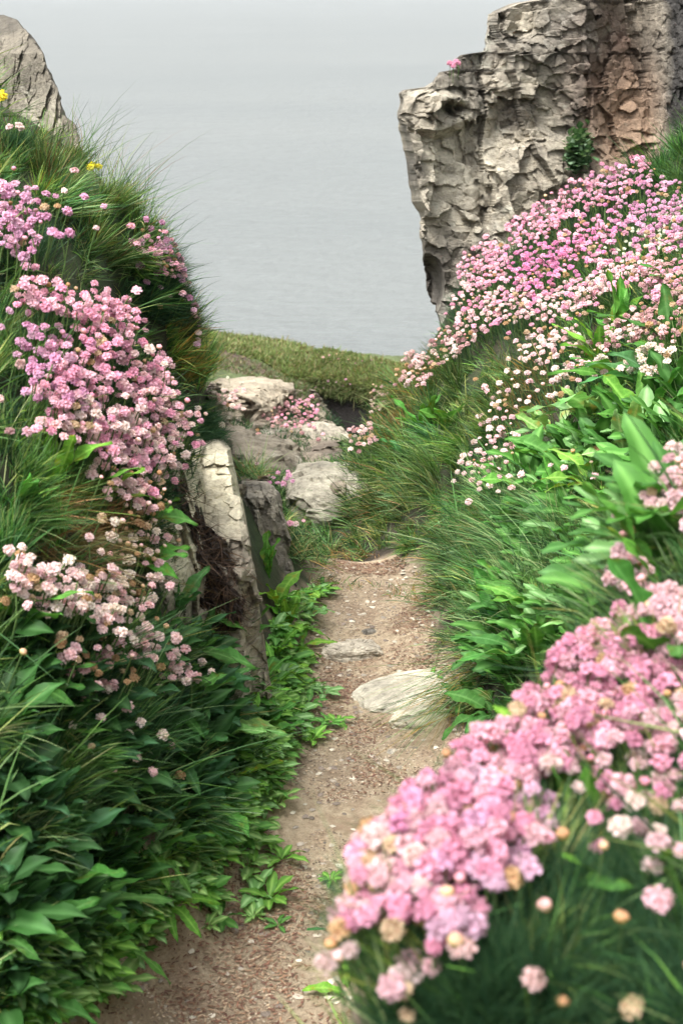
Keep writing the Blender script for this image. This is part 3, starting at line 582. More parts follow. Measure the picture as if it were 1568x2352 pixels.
# label, u, v, leaves, length, tint, lean (0 = towards the camera, + = right)
PL = [
 (130, 1130, 7, .10, LIME, 'bright yellow green broad leaf plant glowing below the left pink flower mass', 0, (50, 85)),
 (215, 1180, 5, .09, LIME, 'broad upright bright green leaves just under the left pink cushions', 30, (40, 85)),
 (320, 1200, 5, .085, MID, 'mid green leaves reaching right towards the pale slab', 80, (5, 40)),
 (60, 1230, 4, .10, MID, 'single upright green plant at the left picture edge beside the tawny grass', 0, (50, 85)),
 (300, 1300, 5, .08, MID, 'green leaves crossing the buds below the tawny grass', 90, (0, 35)),
 (40, 1480, 5, .11, MID, 'tall light green leaves at the left edge beside the low pale flowers', 10, (50, 80)),
 (60, 1600, 5, .09, DKG, 'dark green leaves left of the fading flower heads', 70, (10, 50)),
 (110, 1720, 5, .10, MID, 'green plant standing in grass below the needle cushion at far left', 60, (30, 70)),
 (400, 1420, 7, .09, BLU, 'bluish green plant at the foot of the pale slab, left side', 50, (20, 70)),
 (470, 1440, 8, .10, MID, 'long leaf plant directly under the dark peat patch', 20, (20, 75)),
 (540, 1500, 8, .10, DKG, 'dark upright leaves below the slab, touching its right corner', 10, (35, 80)),
 (430, 1520, 8, .10, DKG, 'dark leaves behind the low pale flower mass', 60, (15, 60)),
 (480, 1600, 8, .11, BLU, 'large bluish leaves left of the loose brown stone, upper one', 70, (10, 60)),
 (400, 1640, 8, .11, DKG, 'dark broad leaves under the right tip of the low flower mass', 60, (10, 60)),
 (560, 1620, 8, .09, MID, 'mid green rosette spilling onto the path left of the white stone', 80, (5, 45)),
 (500, 1700, 9, .10, PAL, 'pale green horizontal leaves pointing at the path', 85, (5, 35)),
 (590, 1690, 7, .08, MID, 'leaves with rounded tips over the path edge by the brown stone', 90, (0, 35)),
 (420, 1760, 8, .10, BLU, 'bluish plant between the pale horizontal leaves and the grass tuft', 60, (10, 55)),
 (540, 1790, 7, .075, LIME, 'lime green small plant at the path edge above the curled leaf', 90, (5, 40)),
 (480, 1860, 7, .09, MID, 'plant with one big curled leaf bending to the path', 80, (5, 50)),
 (400, 1880, 7, .085, MID, 'mid green plant left of the curled leaf', 60, (10, 50)),
 (350, 1970, 8, .085, MID, 'low leafy plant right of the tall grass', 70, (5, 45)),
 (430, 1960, 8, .07, PAL, 'pale flattened rosette at the path edge below the curled leaf', 90, (0, 25)),
 (300, 2070, 8, .085, MID, 'leafy plant under the overhanging grass tips', 70, (10, 50)),
 (390, 2080, 8, .065, LIME, 'lime rosette flat against the path, lower left', 90, (0, 30)),
 (220, 2000, 7, .10, DKG, 'dark leaves in shade beneath the tall grass', 40, (20, 60)),
 (180, 2120, 8, .10, DKG, 'dark plant with one large pale ribbed leaf near bottom left', 30, (15, 60)),
 (90, 2060, 7, .11, DKG, 'dark shaded broad leaves second from the bottom left corner', 30, (20, 70)),
 (60, 1940, 7, .11, BLU, 'large soft leaves at far left under the tall grass', 40, (25, 70)),
 (20, 2180, 8, .10, DKG, 'darkest leaf plant in the bottom left corner', 30, (15, 60)),
 (120, 2240, 8, .08, DKG, 'dark low plant above the two dry seed heads', 50, (5, 45)),
 (250, 2180, 8, .07, MID, 'small leaf plant where bare earth begins at lower left', 80, (5, 40)),
 (60, 2320, 7, .08, DKG, 'dark ground hugging plant at the very bottom left', 50, (5, 40)),
 (620, 1330, 6, .10, MID, 'tall toothed leaves rising between the slab edge and the path end', 0, (60, 88)),
 (640, 1400, 8, .085, LIME, 'lime plant right of the slab, uppermost of the lime row', 50, (20, 70)),
 (660, 1450, 9, .08, LIME, 'fullest lime plant beside the loose stone', 60, (10, 65)),
 (640, 1500, 8, .08, LIME, 'lime plant at the right foot of the slab', 50, (10, 60)),
 (700, 1420, 7, .08, PAL, 'crinkled pale green leaves lying over the path edge near the path end', 80, (5, 35)),
 (715, 1370, 4, .06, LIME, 'small single leaf tuft at the far left corner of the path', 90, (5, 35)),
 (690, 1490, 7, .07, LIME, 'low lime leaves touching the loose stone from the left', 85, (0, 30)),
 (640, 1560, 7, .075, LIME, 'lime leaves spreading over red litter on the path', 80, (0, 35)),
 (600, 1580, 6, .08, MID, 'green leaves just below the slab foot', 60, (10, 50)),
 # right bank
 (780, 1170, 7, .07, MID, 'low leaf plant in grass beyond the path end', 0, (10, 50)),
 (970, 1010, 6, .13, MID, 'dark upright leaf plant in the middle of the right grass slope', -10, (45, 80)),
 (1020, 1000, 5, .12, MID, 'bright upright leaf beside the dark plant on the right grass slope', 20, (50, 80)),
 (940, 1060, 4, .10, BLU, 'bluish leaves low in the right grass slope', -70, (5, 35)),
 (1270, 1010, 7, .15, PAL, 'large silvery green leaves pointing left in the middle of the right bank', -85, (0, 30)),
 (1290, 1070, 7, .14, MID, 'wide glossy green leaves under the silvery ones', -85, (0, 30)),
 (1360, 970, 8, .14, PAL, 'tall silvery plant behind the widest leaves of the right bank', -60, (15, 60)),
 (1420, 900, 8, .14, MID, 'upright leaf plant rising towards the pale flowers', -30, (35, 80)),
 (1370, 860, 6, .13, LIME, 'yellow green upright leaves between pale flowers and silvery plant', -10, (50, 85)),
 (1410, 790, 6, .13, MID, 'topmost tall leaves among the dusty pink flowers', -10, (50, 85)),
 (1500, 900, 8, .14, BLU, 'bluish broad plant near the right edge under the white heads', -50, (20, 65)),
 (1540, 830, 7, .14, DKG, 'dark broad plant at the right edge beside the white heads', -50, (20, 65)),
 (1480, 990, 8, .13, MID, 'leafy plant right of the silvery leaves', -70, (10, 50)),
 (1430, 1060, 8, .12, PAL, 'pale leaf plant above the blurred foreground flowers', -70, (5, 45)),
 (1300, 1150, 7, .11, MID, 'low glossy leaves pointing left across the grass', -80, (5, 30)),
 (1370, 1130, 7, .11, LIME, 'yellow green low leaves right of the glossy pointing leaves', -80, (5, 35)),
 (1210, 1130, 5, .10, MID, 'small leaf plant below the hanging pink cluster', -80, (0, 30)),
 (1560, 700, 4, .14, DKG, 'dark single leaf plant at the right edge among pink flowers', -20, (50, 80)),
 (1230, 1430, 8, .12, MID, 'bright leaf plant on the slope above the white flat stone', -60, (15, 60)),
 (1170, 1480, 8, .12, DKG, 'dark plant whose leaf points at the white flat stone', -80, (0, 45)),
 (1230, 1540, 8, .12, DKG, 'dark leaves directly behind the foreground flower ridge', -50, (10, 60)),
 (1150, 1560, 7, .11, BLU, 'bluish leaves low beside the white flat stone', -60, (5, 45)),
 (1130, 1640, 7, .11, DKG, 'dark leaves hanging over the narrow white stone', -70, (0, 35)),
 (1190, 1390, 5, .10, MID, 'small bright plant above the dark leaf group', -20, (30, 75)),
 (1340, 1440, 6, .11, PAL, 'blurred pale leaf above the foreground flower ridge', -70, (10, 50)),
 (1500, 620, 5, .11, FRESH[0], 'grassy green plant inside the far magenta flower bank', 0, (40, 80)),
 # foreground
 (840, 2200, 5, .085, BLU, 'blurred bluish leaves hanging under the foreground flowers at the path', -60, (10, 70)),
 (800, 2280, 3, .075, LIME, 'blurred bright green leaf poking over the path at the bottom', -90, (0, 15)),
 (1330, 1960, 7, .09, MID, 'bright blurred leaves in the middle of the foreground cushion', -20, (30, 80)),
 (1250, 1800, 5, .08, LIME, 'blurred lime leaves behind the foreground flower heads', -30, (40, 80)),
 (1400, 2130, 5, .07, LIME, 'blurred bright leaf low in the bottom right cushion', 0, (40, 80)),
 (1540, 1400, 4, .10, MID, 'blurred dark green leaf behind right foreground flowers', -60, (10, 50)),
 (1560, 1560, 5, .09, DKG, 'blurred dark leaf at the right edge among foreground pinks', -40, (20, 60)),
 (1230, 2080, 5, .08, DKG, 'dark blurred leaf under the lone foreground pink cluster', -60, (10, 50)),
]
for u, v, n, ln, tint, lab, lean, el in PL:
    plant(u, v, n, ln * (1.25 if u > 1150 and v < 1700 else 1.12), tuple(c * (.7 if u < 500 and v > 1900 else 1) for c in tint), lab, lean, el, spread=100 if n < 6 else 150)  # lower left plants get a dimmer tint, shade put into the leaf colour

# small flattened seedlings
def many_leaves(P, Nn, per, size, pal, el=(5, 35)):
    V0, F0, C0 = leaf_template(nx=5, ny=12, width=.15, teeth=.16, droop=.4, fold=.3, seed=3); vs_, fs_, cs_ = [], [], []; o = 0
    for p, m in zip(P, Nn):
        a0 = rnd.uniform(0, 6.28); s = rnd.uniform(*size); c = np.array(rnd.choice(pal)) * rnd.uniform(.75, 1.25)
        for i in range(rnd.randint(*per)):
            az = a0 + i * 2.4; e = rad(rnd.uniform(*el)); d = Vector((math.sin(az) * math.cos(e), -math.cos(az) * math.cos(e), math.sin(e)))
            B = np.array((basis(d, (0, 0, 1), rnd.uniform(-.5, .5))).to_3x3()); k = s * rnd.uniform(.6, 1.1)
            vs_.append(V0 @ B.T * k + np.array(p) + (0, 0, .002)); fs_.append(F0 + o); o += len(V0); cs_.append(C0 * c)
    return np.concatenate(vs_), np.concatenate(fs_), np.concatenate(cs_)
P1, N1 = on_ground([(560, 1560), (700, 1600), (650, 1760), (560, 1920), (440, 2050), (420, 2130), (280, 2240), (200, 2300), (180, 2200), (330, 2050), (420, 1900), (520, 1750)], 330, -.02)
P2, N2 = on_ground([(640, 1380), (740, 1340), (775, 1470), (720, 1540), (640, 1560)], 90, -.02)
def edge_points(n, y0, y1, wmax):
    y = NR.uniform(y0, y1, n); x = np.interp(y, pY, pL) - .03 + NR.exponential(wmax, n) * (.6 + .6 * np.sin(y * 9)); z = height(x, y) + .004
    return np.stack([x, y, z], 1), np.tile((0, 0, 1.), (n, 1))
P5, N5 = edge_points(260, 1.7, 3.25, .045); P6, N6 = on_ground([(120, 2050), (480, 2040), (330, 2230), (190, 2330), (-20, 2380), (-20, 2150)], 260, -.05)
P1 = np.concatenate([P1, P5, P6]); N1 = np.concatenate([N1, N5, N6])
stuff('ground_cover', [many_leaves(np.concatenate([P1, P2]), np.concatenate([N1, N2]), (5, 9), (.028, .066), [LIME, PAL, MID, (.20, .34, .09)])], 'small flattened seedlings along the left path edge')
P3, N3 = on_ground([(-20, 1400), (500, 1500), (600, 1700), (400, 2000), (150, 2300), (-20, 2340)], 420, 0)
stuff('ground_cover', [many_leaves(P3, N3, (5, 8), (.06, .115), [(.04, .115, .025), (.028, .08, .02), (.045, .125, .045)], (15, 70))], 'dark leafy undergrowth low on the left bank')
P4, N4 = on_ground([(1150, 1100), (1568, 900), (1568, 1300), (1300, 1500), (1150, 1640), (1060, 1640), (1180, 1400)], 210, 0)
stuff('ground_cover', [many_leaves(P4, N4, (4, 6), (.07, .13), [MID, PAL, DKG, MID], (15, 70))], 'leafy undergrowth low on the right bank')

# ------------------------------------------------------------------ sea thrift
def head_mesh(seed, open_=1.0, nf=12):
    r = np.random.default_rng(seed); V, F, C, o = [], [], [], 0
    for i in range(nf):
        z = 1 - (i + .5) / nf * r.uniform(.85, 1.15); a = i * 2.39996 + seed; s = math.sqrt(max(0, 1 - z * z)); d = Vector((s * math.cos(a), s * math.sin(a), z)) + Vector(r.normal(size=3) * .16); d.normalize()
        x = d.orthogonal().normalized(); y = d.cross(x); c = d * .44; sh = r.uniform(.82, 1.12)
        for k in range(5):
            b = k * 1.2566 + r.uniform(0, .5); e = x * math.cos(b) + y * math.sin(b); g = d.cross(e)
            Lp = .62 * open_ * r.uniform(.7, 1.3); lift = r.uniform(.1, .9)
            for (t, wd, hh) in ((.05, .06, 0), (.55, .24, .26), (1., .19, .34)):
                m = c + e * (Lp * t) + d * (hh * lift + (0 if t < 1 else r.uniform(-.08, .08)))
                V += [m - g * wd * open_, m + g * wd * open_]; C += [np.array((1.0, .62, .66)) * sh * .8 if t < .3 else np.array((1, 1, 1)) * sh * (.9 if t < 1 else 1.1)] * 2
            F += [(o, o + 1, o + 3, o + 2), (o + 2, o + 3, o + 5, o + 4)]; o += 6
    nF = len(F)
    for (z, rr) in ((-.62, .10), (-.45, .34), (-.15, .46), (.15, .40), (.35, .2)):       # papery cup below the florets
        for k in range(8):
            V.append(Vector((rr * math.cos(k * .785), rr * math.sin(k * .785), z))); C.append(np.array((.30, .17, .075)) if z < 0 else np.array((.40, .22, .13)))
    F2 = grid_faces(5, 8, True) + o
    me = mesh_np('flower_head', np.array([tuple(q) for q in V]), [np.array(F), F2], np.array(C), [0] * nF + [1] * len(F2)); me.materials.append(M_PETAL); me.materials.append(M_STEM)
    return me
def bud_mesh(seed):
    r = np.random.default_rng(seed); th = np.linspace(.05, 3.1, 8)[:, None]; ph = np.linspace(0, 2 * np.pi, 10, endpoint=False)[None, :]
    R_ = 1 + .12 * np.sin(ph * 5 + th * 4); V = np.stack([R_ * np.sin(th) * np.cos(ph), R_ * np.sin(th) * np.sin(ph), np.cos(th) * .95 + 0 * ph], -1) * .72
    V = V + r.normal(size=V.shape) * .035
    C = np.array((1, 1, 1.)) * (.85 + .3 * r.random((8, 10, 1))); C = np.where((V[..., 2:3] > .2), C * np.array((1.2, 1.0, 1.0)), C * np.array((.75, .8, .55)))
    me = mesh_np('flower_bud', V.reshape(-1, 3), [grid_faces(8, 10, True)], C.reshape(-1, 3)); me.materials.append(M_PETAL); return me
HEADS = [head_mesh(i, 1.0) for i in range(7)]; HALF = [head_mesh(20 + i, .72, 12) for i in range(3)]; BUDS = [bud_mesh(i) for i in range(3)]
def stem_mesh(seed):
    r = np.random.default_rng(seed); k = 6; t = np.linspace(0, 1, k)[:, None]; a = np.linspace(0, 2 * np.pi, 5, endpoint=False)[None, :]; bx, by = r.normal(size=2) * .05
    V = np.stack([.009 * np.cos(a) + bx * np.sin(t * np.pi), .009 * np.sin(a) + by * np.sin(t * np.pi), -t + 0 * a], -1)
    me = mesh_np('stem', V.reshape(-1, 3), [grid_faces(k, 5, True)], np.full((k * 5, 3), (.10, .17, .05)) * r.uniform(.8, 1.3)); me.materials.append(M_STEM); return me
STEMS = [stem_mesh(i) for i in range(4)]
PINK = [(.88, .50, .66), (.90, .58, .71), (.84, .42, .60)]; MAG = [(.84, .36, .64), (.80, .32, .58), (.86, .46, .68)]; MAUVE = [(.74, .43, .64), (.78, .50, .68), (.66, .34, .54)]
PALE_ = [(.90, .68, .72), (.92, .76, .76), (.87, .60, .66)]; WHT = [(.85, .76, .70), (.82, .70, .66)]; DUST = [(.62, .38, .40), (.70, .48, .48), (.52, .30, .32)]; BRN = [(.55, .36, .20), (.66, .50, .34)]
NEEDLE = [(.030, .085, .038), (.045, .11, .045), (.022, .065, .032), (.065, .14, .06)]
def zdir(d, roll):
    return Vector(d).to_track_quat('Z', 'Y').to_matrix().to_4x4() @ Matrix.Rotation(roll, 4, 'Z')
def thrift(label, cu, cv, ru, rv, rot, n, pal, h=.09, dry=.05, buds=.08, fol=28, fl=.045, hr=.0094, gap=.54, out=.5, near=False, group='sea thrift cushions', folscale=1.15, name='sea_thrift'):
    ca, sa = math.cos(rad(rot)), math.sin(rad(rot))
    for dv in ((170, 230, 290, 350) if near else (30, 60, 100, 150)):
        c0, m0 = cast(cu + (10 if near else -dv * .2), cv + dv)
        if c0 is not None and (not near or c0.y < 1.75) and (near or cv < 860 and cu > 480 or c0.y < 5.5 or cu > 480): break
    if c0 is None: print('MISS', label); return
    n = min(99, int(n * 1.35)) if n > 12 else n; t = thing(name, c0, label, 'sea thrift', group); placed = []; big = (c0 - CAM).length
    sizepx = 2 * hr / big / TH * 1176
    tries = 0; extra = []
    while len(placed) < n and tries < n * 40:
        tries += 1; q = NR.normal(size=2) * .5 if rnd.random() < .4 else NR.uniform(-1, 1, 2)
        if rnd.random() < .15: q = q * rnd.uniform(1, 1.6)
        elif q @ q > 1.05: continue
        u = cu + ca * q[0] * ru - sa * q[1] * rv; v = cv + sa * q[0] * ru + ca * q[1] * rv
        if any((u - a) ** 2 + (v - b) ** 2 < (sizepx * gap) ** 2 for a, b in placed): continue
        hh = h * rnd.uniform(.7, 1.2); ok = False
        for dv in ((160, 110, 210, 260, 320, 60) if near else (0, 25, 50, 80)):
            B, m = cast(u, v + dv); ok = B is not None and abs((B - c0).y) < (.35 if near else .6)
            if ok: break
        for _ in range(3):
            if not ok: break
            m = m if m.z > 0 else -m
            d = (Vector((0, 0, 1)) + m * out + Vector((rnd.uniform(-.12, .12), rnd.uniform(-.12, .12), 0))).normalized(); a, b = px(B); a2, b2 = px(B + d * hh)
            B, m = cast(u + a - a2, v + b - b2); ok = B is not None
        if not ok or abs((B - c0).y) > (.4 if near else .7): continue
        H = B + d * hh; placed.append((u, v)); rr = rnd.random()
        isbud = rr < buds; isdry = buds <= rr < buds + dry
        me = rnd.choice(BUDS) if isbud else rnd.choice(HALF if isdry or rnd.random() < .2 else HEADS)
        c = rnd.choice(BRN if isdry or (isbud and rnd.random() < .5) else pal); g = rnd.uniform(.88, 1.15); s = hr * rnd.uniform(.7, 1.22) * (.65 if isbud else 1)
        ax = (d + Vector((rnd.uniform(-.35, .35), rnd.uniform(-.5, .15), rnd.uniform(-.1, .2)))).normalized()
        if len(placed) > 99: break
        MH = Matrix.Translation(H) @ zdir(ax, rnd.uniform(0, 6)) @ Matrix.Diagonal((s, s, s * rnd.uniform(.65, .95), 1))
        o = link('flower_bud' if isbud else 'flower_head', me, parent=t, mat=MH); o.color = (min(1, c[0] * g), min(1, c[1] * g), min(1, c[2] * g), 1)
        WORLD[o.name] = MH; ln = (H - B).length + .01
        MS = Matrix.Translation(H) @ zdir(d, rnd.uniform(0, 6)) @ Matrix.Diagonal((max(ln, .07), max(ln, .07), ln, 1))
        link('stem', rnd.choice(STEMS), parent=o, mat=MS)
    if len(placed) < n * .8: print('SHORT', len(placed), n, label)
    # needle cushion
    m_ = int(max(n, 10) * fol); k = int(m_ * 1.0); q = NR.normal(size=(k, 2)) * .55; q = q[(q ** 2).sum(1) < 1.5] * folscale
    U = cu + ca * q[:, 0] * ru - sa * q[:, 1] * rv; Vv = cv + h * .55 / big / TH * 1176 + sa * q[:, 0] * ru + ca * q[:, 1] * rv; P, Q = [], []
    for a, b in zip(U, Vv):
        B, m = cast(a, b)
        if B is not None and abs((B - c0).y) < .6 and pathmask(np.array([B.x]), np.array([B.y]))[0] > -.005: P.append(B[:]); Q.append(m[:])
    if P:
        P = np.array(P); Q = np.array(Q); Q *= np.sign(Q[:, 2:3] + 1e-9); N_ = len(P); nc = np.array(NEEDLE)
        bl = blades(P, Q * .8 + (0, 0, .5) + NR.normal(size=(N_, 3)) * .45, NR.uniform(.5, 1.2, N_) * fl, np.full(N_, .0018), NR.normal(size=(N_, 3)) * .2, nc[NR.integers(0, 4, N_)] * NR.uniform(.7, 1.3, (N_, 1)), 2)
        link('foliage', mesh_np('foliage', bl[0], [bl[1]], np.clip(bl[2], 0, 1)), [M_GRASS], parent=t)
    return t
T = thrift
# left bank
T('mauve cushion cut by the left picture edge, high on the bank', 25, 495, 85, 75, 25, 60, MAUVE, dry=.08)
T('loose band of pink heads at the top of the big left flower mass', 150, 685, 125, 38, 12, 40, PINK)
T('pink cushion with darkest heads against the shaded green mound', 245, 745, 75, 55, 20, 36, PINK)
T('scattered deeper pink heads left of the middle of the big flower mass', 110, 800, 75, 55, 10, 20, MAUVE)
T('pink cushion in the centre of the big left flower mass', 240, 855, 80, 50, 20, 40, PINK)
T('pale pink column of heads beside the tawny upright grass', 365, 880, 42, 70, -10, 34, PALE_ + PINK)
T('deep pink heads at the left end of the big flower mass, middle row', 150, 890, 75, 48, 10, 22, PINK + MAUVE)
T('bright pale cushion at the right tip of the big flower mass', 370, 965, 75, 45, 15, 46, PALE_ + PINK)
T('bright pink cushion above the yellow green leaves', 205, 970, 85, 45, 15, 46, PINK + PALE_)
T('dense pale pink cushion in the lower middle of the big flower mass', 300, 1025, 80, 45, 25, 42, PALE_ + PINK)
T('pink heads hanging beside the cracked slab top', 385, 1060, 38, 55, 0, 12, PALE_ + PINK, fol=45)
T('small pink cushion mixed with buds over the yellow green leaves', 285, 1095, 62, 40, 30, 26, PALE_, buds=.3)
T('budding heads tapering towards the dark peat', 335, 1140, 42, 38, 30, 18, PALE_, buds=.4)
T('sparse white buds and heads in front of the slab foot', 315, 1235, 72, 55, 20, 26, WHT + PALE_, buds=.5, fol=14)
T('wide low band of pale heads below the tawny grass, left half', 130, 1350, 95, 50, 8, 36, PALE_, h=.11, dry=.15)
T('low band of pale heads below the tawny grass, right half', 270, 1375, 75, 55, 15, 44, PALE_ + WHT, h=.11, dry=.12)
T('diagonal row of pale heads pointing at the path', 370, 1500, 85, 42, 32, 36, PALE_, h=.11, dry=.08, fl=.06)
T('fading heads turning brown over a thick needle cushion', 220, 1510, 95, 60, 20, 22, PALE_ + DUST, h=.11, dry=.3, fol=110, fl=.06)
T('few pale heads at the left edge level with the tawny grass', 45, 1300, 50, 45, 0, 9, PALE_, h=.11)
T('solitary pale heads scattered over the lower left cushion', 250, 1640, 150, 90, 20, 10, PALE_ + WHT, h=.10, fol=170, fl=.06, gap=2)
T('scattered heads among leaves near the lower left grass', 350, 1720, 70, 80, 0, 6, PALE_, h=.09, gap=2, fol=20)
T('pink heads standing on the skyline of the left bank', 415, 605, 85, 36, 38, 38, PINK + MAUVE, h=.08, hr=.0085, buds=.15)
T('small heads leaning out over the gap from the dark mound', 470, 695, 26, 62, 0, 15, MAUVE + PALE_, h=.07, hr=.008, fol=20)
T('few dull heads on the dark rounded cushion of the left skyline', 375, 665, 60, 30, 10, 9, MAUVE, h=.05, hr=.0085, fol=420, fl=.04, folscale=1.5, gap=1.5)
T('five single heads in the tall grass high on the left bank', 185, 465, 62, 48, 45, 6, MAUVE + PALE_, h=.1, gap=2, fol=15)
T('two pink heads below the left rock', 35, 295, 24, 6, 0, 2, PALE_ + PINK, h=.08, fol=60, buds=0, dry=0)
T('few pink heads at the left edge beside the big mass', 45, 750, 50, 45, 10, 7, MAUVE, gap=1.4)
T('scarce dull heads in grass at the left edge', 30, 920, 30, 80, 0, 6, MAUVE + DUST, gap=2)
T('green thrift cushion without open flowers right of the tawny grass', 470, 975, 40, 50, 0, 3, WHT, h=.04, fol=330, fl=.04, buds=.5)
# middle distance
T('small mauve group standing on the rock behind the slab', 640, 1100, 48, 22, 10, 12, MAUVE, h=.06, hr=.009)
T('three mauve heads in grass behind the slab, right of the mauve group', 720, 1095, 20, 12, 0, 3, MAUVE, h=.07)
T('two pale pink heads above the path end', 676, 1200, 26, 6, 0, 3, PALE_ + PINK, h=.1, hr=.0095, buds=0, dry=0)
T('pale far cushion on the brown ledge', 545, 915, 45, 26, 10, 26, PALE_, h=.06, hr=.012)
T('dense far round cushion above the whitish upright rock', 672, 950, 58, 36, 5, 70, DUST + PINK, h=.05, hr=.011, fol=30)
T('scattered far heads on the dark turf edge of the headland', 780, 885, 60, 14, 0, 9, MAUVE, h=.05, hr=.008, gap=2)
T('tiny far heads on the skyline of the headland', 800, 826, 110, 8, 6, 9, DUST, h=.06, hr=.007, gap=2, fol=5)
# right bank
T('highest pink cushion touching the earthy gully of the crag', 1430, 410, 75, 42, -25, 62, PINK + MAUVE)
T('pink cushion below the small green plant on the crag', 1330, 455, 65, 42, -30, 55, PINK)
T('pink cushion at the base of the crag, centre of its foot', 1225, 515, 65, 42, -30, 58, PINK)
T('rounded pink cushion whose edge meets the sea beside the crag', 1110, 610, 65, 48, -25, 70, PINK)
T('bright magenta cushion in the centre of the far bank', 1235, 610, 75, 48, -15, 75, MAG)
T('magenta cushion right of the brightest one', 1345, 555, 65, 48, -20, 58, MAG + PINK)
T('pink heads over dark green grass near the upper right', 1440, 500, 60, 38, -25, 38, MAG + MAUVE)
T('mauve cushion at the upper right edge below dark rock', 1535, 465, 55, 48, -30, 45, MAUVE)
T('mauve cushion at the right edge, second from its top', 1510, 550, 70, 34, -25, 40, MAUVE + PINK, dry=.1)
T('dusty pink cushion at the right edge above the dark leaf', 1530, 640, 60, 42, -25, 60, DUST + PINK, dry=.12)
T('pale pink cushion between magenta heads and white blossoms', 1420, 625, 75, 34, -20, 60, PALE_ + PINK)
T('pale pink cushion under the brightest magenta cushion', 1310, 680, 75, 36, -18, 60, PALE_ + PINK)
T('pink cushion hanging to the lower left of the magenta centre', 1180, 700, 62, 44, -5, 52, PINK + PALE_)
T('pink cushion at the outer edge above the sea gap', 1085, 690, 48, 52, 0, 44, PINK + PALE_)
T('reddish heads and brown buds at the right edge', 1530, 735, 58, 42, -15, 52, DUST, dry=.22, buds=.25)
T('pale cushion below the reddish brown buds', 1440, 755, 60, 30, -15, 34, PALE_ + DUST, buds=.2)
T('small pale heads crossing the grass below the pink cushions', 1260, 790, 75, 36, -18, 42, PALE_, dry=.1)
T('pale heads stepping down the slope in the middle of the bank', 1345, 840, 62, 32, -20, 26, PALE_ + WHT, dry=.1)
T('loose pale heads above the large silvery leaves', 1200, 880, 80, 36, -20, 20, PALE_, dry=.1, gap=1.1)
T('white heads beside the dark broad leaves at the right', 1490, 825, 36, 34, -20, 20, WHT, dry=.05)
T('fading pale cushion at the skyline below the crag foot', 1030, 790, 70, 36, -35, 44, PALE_ + DUST, dry=.15)
T('fading heads on the grassy skyline over the dark hollow', 950, 850, 42, 40, -50, 28, DUST + PALE_, dry=.15)
T('fading heads right of the dark hollow, lower skyline', 890, 925, 38, 45, -50, 28, DUST + PALE_, dry=.15)
T('lowest fading heads of the skyline row by the far rocks', 830, 1005, 32, 34, -50, 18, DUST + PALE_, dry=.15)
T('pale heads above the hanging cluster in the middle of the bank', 1145, 960, 34, 44, 10, 18, PALE_, dry=.05, gap=.9)
T('hanging cluster of pale pink heads left of the silvery leaves', 1118, 1065, 46, 52, 20, 32, PALE_, dry=.02, gap=.8)
T('single pale head below the hanging cluster', 1072, 1155, 8, 6, 0, 1, PALE_, buds=0, dry=0, h=.07)
T('few buds in leaves right of the hanging cluster', 1330, 1060, 70, 40, 0, 7, WHT + PALE_, buds=.4, gap=1.5, fol=10)
PINK = [(.68, .34, .47), (.70, .41, .51), (.62, .28, .41)]; PALE_ = [(.70, .48, .53), (.72, .55, .56), (.66, .42, .48)]; WHT = [(.70, .62, .56), (.68, .55, .52)]; MAG = [(.68, .30, .50), (.66, .34, .52)]; MAUVE = [(.60, .34, .51), (.62, .40, .54)]
# foreground
FG = dict(near=True, h=.065, hr=.0092, fol=60, fl=.05, gap=.42, out=.35, group='blurred sea thrift in the foreground')
T('large blurred pale heads cut by the right edge above all other foreground flowers', 1530, 1110, 75, 95, 10, 26, PALE_, **FG)
T('blurred brownish buds left of the top foreground heads', 1425, 1200, 48, 62, 10, 12, PALE_ + DUST, dry=.35, buds=.25, **FG)
T('blurred pale heads below the brownish buds', 1420, 1310, 60, 48, -10, 13, PALE_, dry=.07, **FG)
T('blurred pale cluster at the right edge above the pink ridge', 1535, 1410, 70, 62, 0, 20, PALE_, dry=.1, **FG)
T('blurred pink cushion crowning the foreground ridge', 1370, 1500, 105, 62, -15, 34, PINK, dry=.05, **FG)
T('blurred pink cushion at the right edge of the foreground ridge', 1520, 1560, 70, 55, 0, 14, PINK, dry=.05, **FG)
T('blurred pink cushion in the middle of the foreground ridge', 1265, 1610, 100, 62, -25, 36, PINK, dry=.05, **FG)
T('blurred pink heads under the middle of the ridge', 1380, 1650, 80, 50, -10, 16, PINK, dry=.07, **FG)
T('blurred pink cushion stepping down towards the path', 1130, 1730, 100, 62, -25, 38, PINK, dry=.05, **FG)
T('blurred pink cushion with yellowish cups right of the path', 1010, 1840, 100, 60, -25, 40, PINK + MAG, dry=.05, **FG)
T('blurred pink heads in the inner part of the lower cushion', 1160, 1860, 80, 70, -10, 28, PINK + MAUVE, dry=.05, **FG)
T('blurred pink cushion overhanging the path', 910, 1940, 90, 58, -20, 32, PINK + PALE_, dry=.1, **FG)
T('blurred pink heads at the lower rim of the big foreground cushion', 1070, 1970, 85, 48, -10, 22, PINK + MAUVE, dry=.1, **FG)
T('blurred pale heads low over the path', 820, 2065, 58, 46, -10, 16, PALE_ + PINK, dry=.1, **FG)
T('separate small blurred mauve cluster', 1040, 2110, 52, 50, 0, 12, MAUVE + PINK, dry=0., **FG)
T('blurred pale pink heads between the overhanging cushion and the path rim', 870, 2020, 60, 55, -20, 18, PINK + PALE_, dry=.1, **FG)
T('blurred pink heads joining the lower cushion and the small mauve cluster', 960, 2060, 60, 50, 0, 14, PINK, dry=.1, **FG)
T('blurred pink heads cut by the right edge, lower end of the ridge', 1500, 1640, 80, 60, -10, 20, PINK + PALE_, dry=.06, **FG)
T('blurred pink heads filling the ridge behind the bright blurred leaves', 1300, 1700, 70, 50, -15, 16, PINK, dry=.06, **FG)
